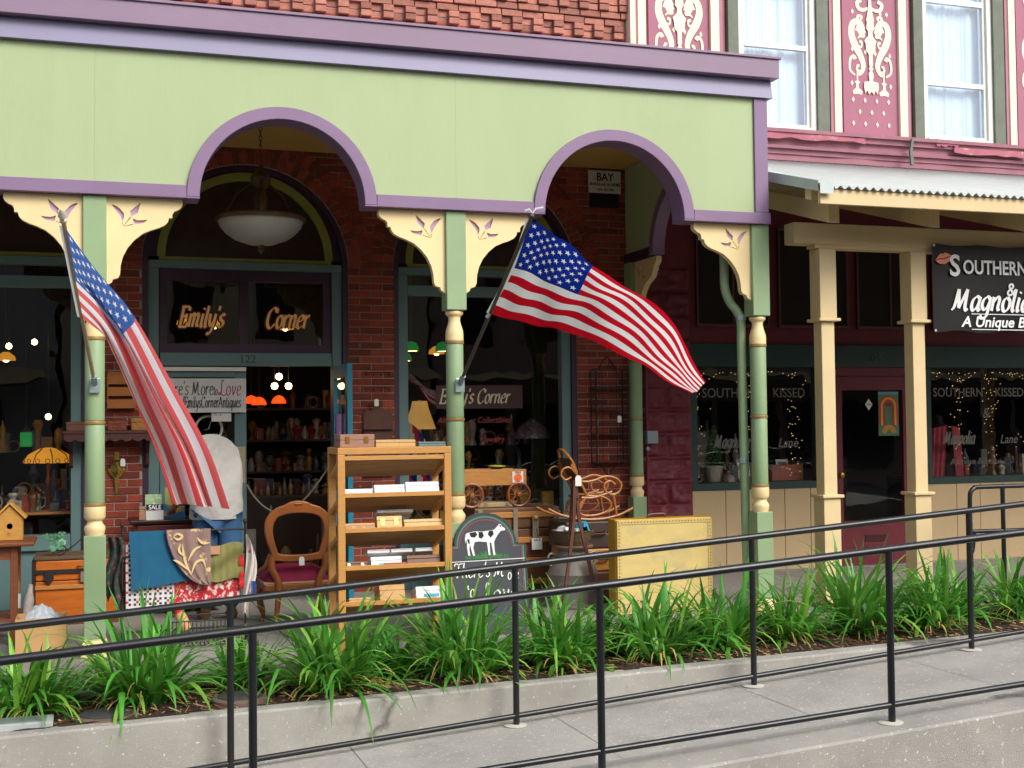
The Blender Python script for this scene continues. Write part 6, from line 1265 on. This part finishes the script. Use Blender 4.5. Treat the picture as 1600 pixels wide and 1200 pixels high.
bf = thing('striped_bunting', 'folded red white and blue striped bunting behind the right window', 'bunting'); MB().grid(lambda u, v: (2.80+.36*u, 3.0+.02*math.sin(u*9), .95+(.62-.5*u*u)*v), 20, 14, 0, lambda u, v: (int((u*7+v*2)) % 3)).build('fabric', M_flag, bf, 'all')
tf_ = thing('leaded_lamp', 'dark leaded glass floor lamp inside the right window', 'lamp', (4.19,3.2,0)); MB().lathe([(.19,1.37),(.18,1.42),(.12,1.5),(.04,1.55),(.02,1.57)], (0,0,0), 12).build('shade', mat('leaded_glass','#5a4a50',.3,.5,45,.5,60,spot=(30,.55,'#8fa0b0')), tf_, True); MB().lathe([(.1,.0),(.02,.04),(.012,1.5)], (0,0,0), 12).build('stem', M_iron, tf_, True)
hc = thing('red_frame_chair', 'red wooden chair inside the right window behind the wagon', 'chair', (3.15,2.95,0)); M_rw = mat('red_stain','#6a1c12',.5,.2,9)
for x in (0,.32):
    for yq in (0,.35): MB().box(x,x+.03,yq,yq+.03,0,1.2 if yq else .75).build('leg', M_rw, hc)
MB().box(0,.35,0,.38,.75,.78).build('seat', M_rw, hc)
for z in (.9,1.05,1.18): MB().box(.031,.319,.352,.37,z,z+.03).build('back_rail', M_rw, hc)
# right hand shop
tp = thing('potted_topiary', 'little green cone topiary in a white pot inside the shop window', 'plant', (6.10,2.95,.90)); MB().lathe([(0,0),(.07,0),(.095,.14),(.1,.15),(.09,.16),(0,.15)], (0,0,0), 18).build('pot', mat('cream_pot','#cfc8b2',.6), tp, True)
mb = MB(); random.seed(4)
for k in range(700):
    h = random.random()**.8; r = .10*(1-h)+.008; a = random.uniform(0,6.28); p = Vector((r*math.cos(a)*random.uniform(.7,1.1), r*math.sin(a)*random.uniform(.7,1.1), .15+.42*h)); d1 = Vector((random.uniform(-1,1),random.uniform(-1,1),random.uniform(-.3,1))).normalized()*.022; d2 = d1.cross(Vector((random.random(),random.random(),random.random()))).normalized()*.006; mb.add([p-d2,p+d1,p+d2,p-d1*.2],[(0,1,2,3)])
stuff(mb.build('foliage', M_leaf[0], tp))
for nm, lab, x, m in (('gift_box','salmon pink gift box inside the shop window',7.0,mat('salmon','#b0685a',.6,.1)),('photo_frame','white picture card standing inside the shop window',6.40,M_white),('price_card','white leaning card beside the pink gift box',6.86,M_white)):
    t = thing(nm, lab, 'box' if nm == 'gift_box' else 'card'); 
    if nm == 'gift_box': box('body', m, 6.66, 6.98, 2.75, 2.95, .90, 1.03, t, .004); box('lid', m, 6.655, 6.985, 2.745, 2.955, 1.031, 1.06, t, .004)
    else: M = Matrix.Translation((x,2.85,.9)) @ Matrix.Rotation(R_(-12),4,'X'); MB().box(-.07,.07,0,.008,0,.22,0,M).build('card', m, t); MB().box(-.05,.05,-.003,-.001,.03,.19,0,M).build('picture', mat('sepia_print','#7d786a',.6,.4,25), t)
dm = thing('pink_dress', 'pink shawl on a dress form inside the far right shop window', 'dress form', (8.86,2.95,0)); MB().lathe([(.20,.6),(.22,.8),(.17,1.05),(.13,1.2),(.17,1.33),(.16,1.42),(.06,1.47),(.045,1.55),(0,1.56)], (0,0,0), 20).build('form', M_dark, dm, True)
for s in (-1,1): MB().grid(lambda u, v, s=s: (s*(.03+.15*u+.05*v), -.19+.05*u+.012*math.sin(u*20), 1.45-.6*v-.03*u), 16, 10).build('shawl', mat('coral_shawl','#b8505a',.85,.2,14), dm, 'all')
MB().lathe([(.02,0),(.02,.6)], (0,0,0), 8).build('stand', M_iron, dm); MB().lathe([(.15,0),(.15,.02),(.02,.03)], (0,0,0), 16).build('foot', M_iron, dm)
mb = MB(); random.seed(9)
def bulb(x, y, z): mb.lathe([(0,-.0035),(.0038,0),(0,.0035)], (x,y,z), 5)
for x0, x1 in ((5.74,7.05),(8.5,11)):
    for k in range(int((x1-x0)*26)): bulb(random.uniform(x0,x1), 2.72+random.uniform(-.02,.02), 2.03-abs(random.gauss(0,.03)))
    for xc in ((5.78,6.36,6.9) if x0 < 6 else (8.95,9.4,9.9,10.4)):
        for k in range(42): bulb(xc+random.gauss(0,.07), 2.72+random.uniform(-.02,.03), 2.0-random.random()**1.1*1.05)
fl_ = mb.build('fairy_lights', emis('fairy_glow','#ffd88a',1.5)); stuff(fl_); tag(fl_, 'tiny warm fairy lights strung inside the right shop windows', 'string lights')

# ------------------------------------------------------------------ merchandise that reads as one mass behind the glass
def clutter(label, seed, zones):
    random.seed(seed); mb = MB()
    for (x0, x1, y0, y1, z0, hmax, n) in zones:
        for k in range(n):
            x = random.uniform(x0, x1); y = random.uniform(y0, y1); h = random.uniform(.25, 1)*hmax; r = random.uniform(.025,.06); mi = random.randrange(7)
            q = random.random()
            if q < .55:
                p = [(0,z0),(r*random.uniform(.6,1),z0)]+[(r*random.uniform(.25,1.1), z0+h*t) for t in (.25,.5,.7,.88)]+[(r*random.uniform(.1,.6),z0+h),(0,z0+h)]; mb.lathe(p, (x,y,0), 9, mi)
            elif q < .85: mb.box(x-r, x+r, y-.02, y+.04, z0, z0+h*.8, mi)
            else: mb.tube([(x+r*1.3*math.cos(a), y, z0+r*1.4+r*1.3*math.sin(a)) for a in [j*.628 for j in range(10)]], .008, 5, mi, True)
    cs = ('#8f8a7c','#6a4428','#a87d34','#4d5f5a','#8a3a2c','#b4aa98','#3f4a66')
    o = mb.build('shop_clutter', [mat('clutter%d' % i, c_, .35, .35, 30, spec=.6) for i, c_ in enumerate(cs)], None, True); stuff(o); tag(o, label, 'merchandise')
clutter('crowded antiques on the shelf behind the left window', 31, [(-1.7,-.15,2.9,3.35,.80,.22,30),(-1.7,-.12,3.5,3.9,.9,.35,30),(-1.7,-.12,3.9,4.1,1.3,.35,24)])
clutter('crowded antiques seen through the open shop door', 32, [(1.0,2.4,4.1,4.5,.83,.2,40),(.7,2.8,5.3,5.55,.626,.25,50),(.7,2.8,5.3,5.55,1.026,.25,50),(.7,2.8,5.3,5.55,1.376,.25,40),(.7,2.8,5.3,5.55,1.726,.25,30),(1.3,2.2,3.2,3.6,0,.8,14)])
clutter('crowded antiques behind the name lettered window', 33, [(2.8,4.3,2.8,3.3,.62,.3,36),(2.8,4.3,3.4,3.8,.85,.45,36),(3.3,4.3,3.6,4.0,1.3,.4,22)])
clutter('gifts on display inside the right shop windows', 34, [(5.75,7.0,2.75,3.2,.90,.22,22),(8.6,11,2.75,3.3,.90,.35,40),(5.75,7.0,3.6,4.2,.9,.7,16)])
for k, (x0, x1, y0, y1, z1, lab) in enumerate(((-1.75,-.12,3.45,3.95,.90,'dark table behind the left window display'),(2.8,4.35,2.75,3.35,.62,'low dark display platform behind the name lettered window'),(2.8,4.35,3.36,4.05,.85,'raised dark display platform behind the name lettered window'),(5.72,7.05,2.70,3.3,.898,'display ledge inside the right shop window beside the maroon pier'),(8.48,11.5,2.70,3.4,.898,'display ledge inside the far right shop window'))):
    t = thing('display_platform', lab, 'platform'); box('base', M_dark, x0+.02, x1-.02, y0+.02, y1, 0, z1-.031, t); box('top', mat('platform_top','#4a3626',.5,.2,6), x0, x1, y0, y1, z1-.03, z1-.001, t)
for k, (x, y, z) in enumerate(((1.1,3.6,2.5),(1.9,4.4,2.55),(.9,4.6,2.6),(3.5,4.3,2.3),(-.8,4.2,2.2))):  # extra lamps added deep inside to warm and brighten the interior
    t = thing('added_fill_lamp', ('left added fill lamp behind the transom','right added fill lamp behind the transom','far added fill lamp behind the transom','added fill lamp deep behind the name lettered window','added fill lamp deep behind the left window')[k], 'lamp', (x,y,z), 'added lamps brightening the shop')
    MB().lathe([(.09,-.02),(.08,.02),(.03,.06)], (0,0,0), 14).build('shade', emis('amber_glass','#d08a28',.55), t, True); MB().lathe([(0,-.04),(.025,-.03),(.03,-.01),(.02,.01)], (0,0,0), 10).build('bulb', M_bulb, t, True); MB().tube([(0,0,.06),(0,0,1.35)], .005, 5).build('rod', M_iron, t)
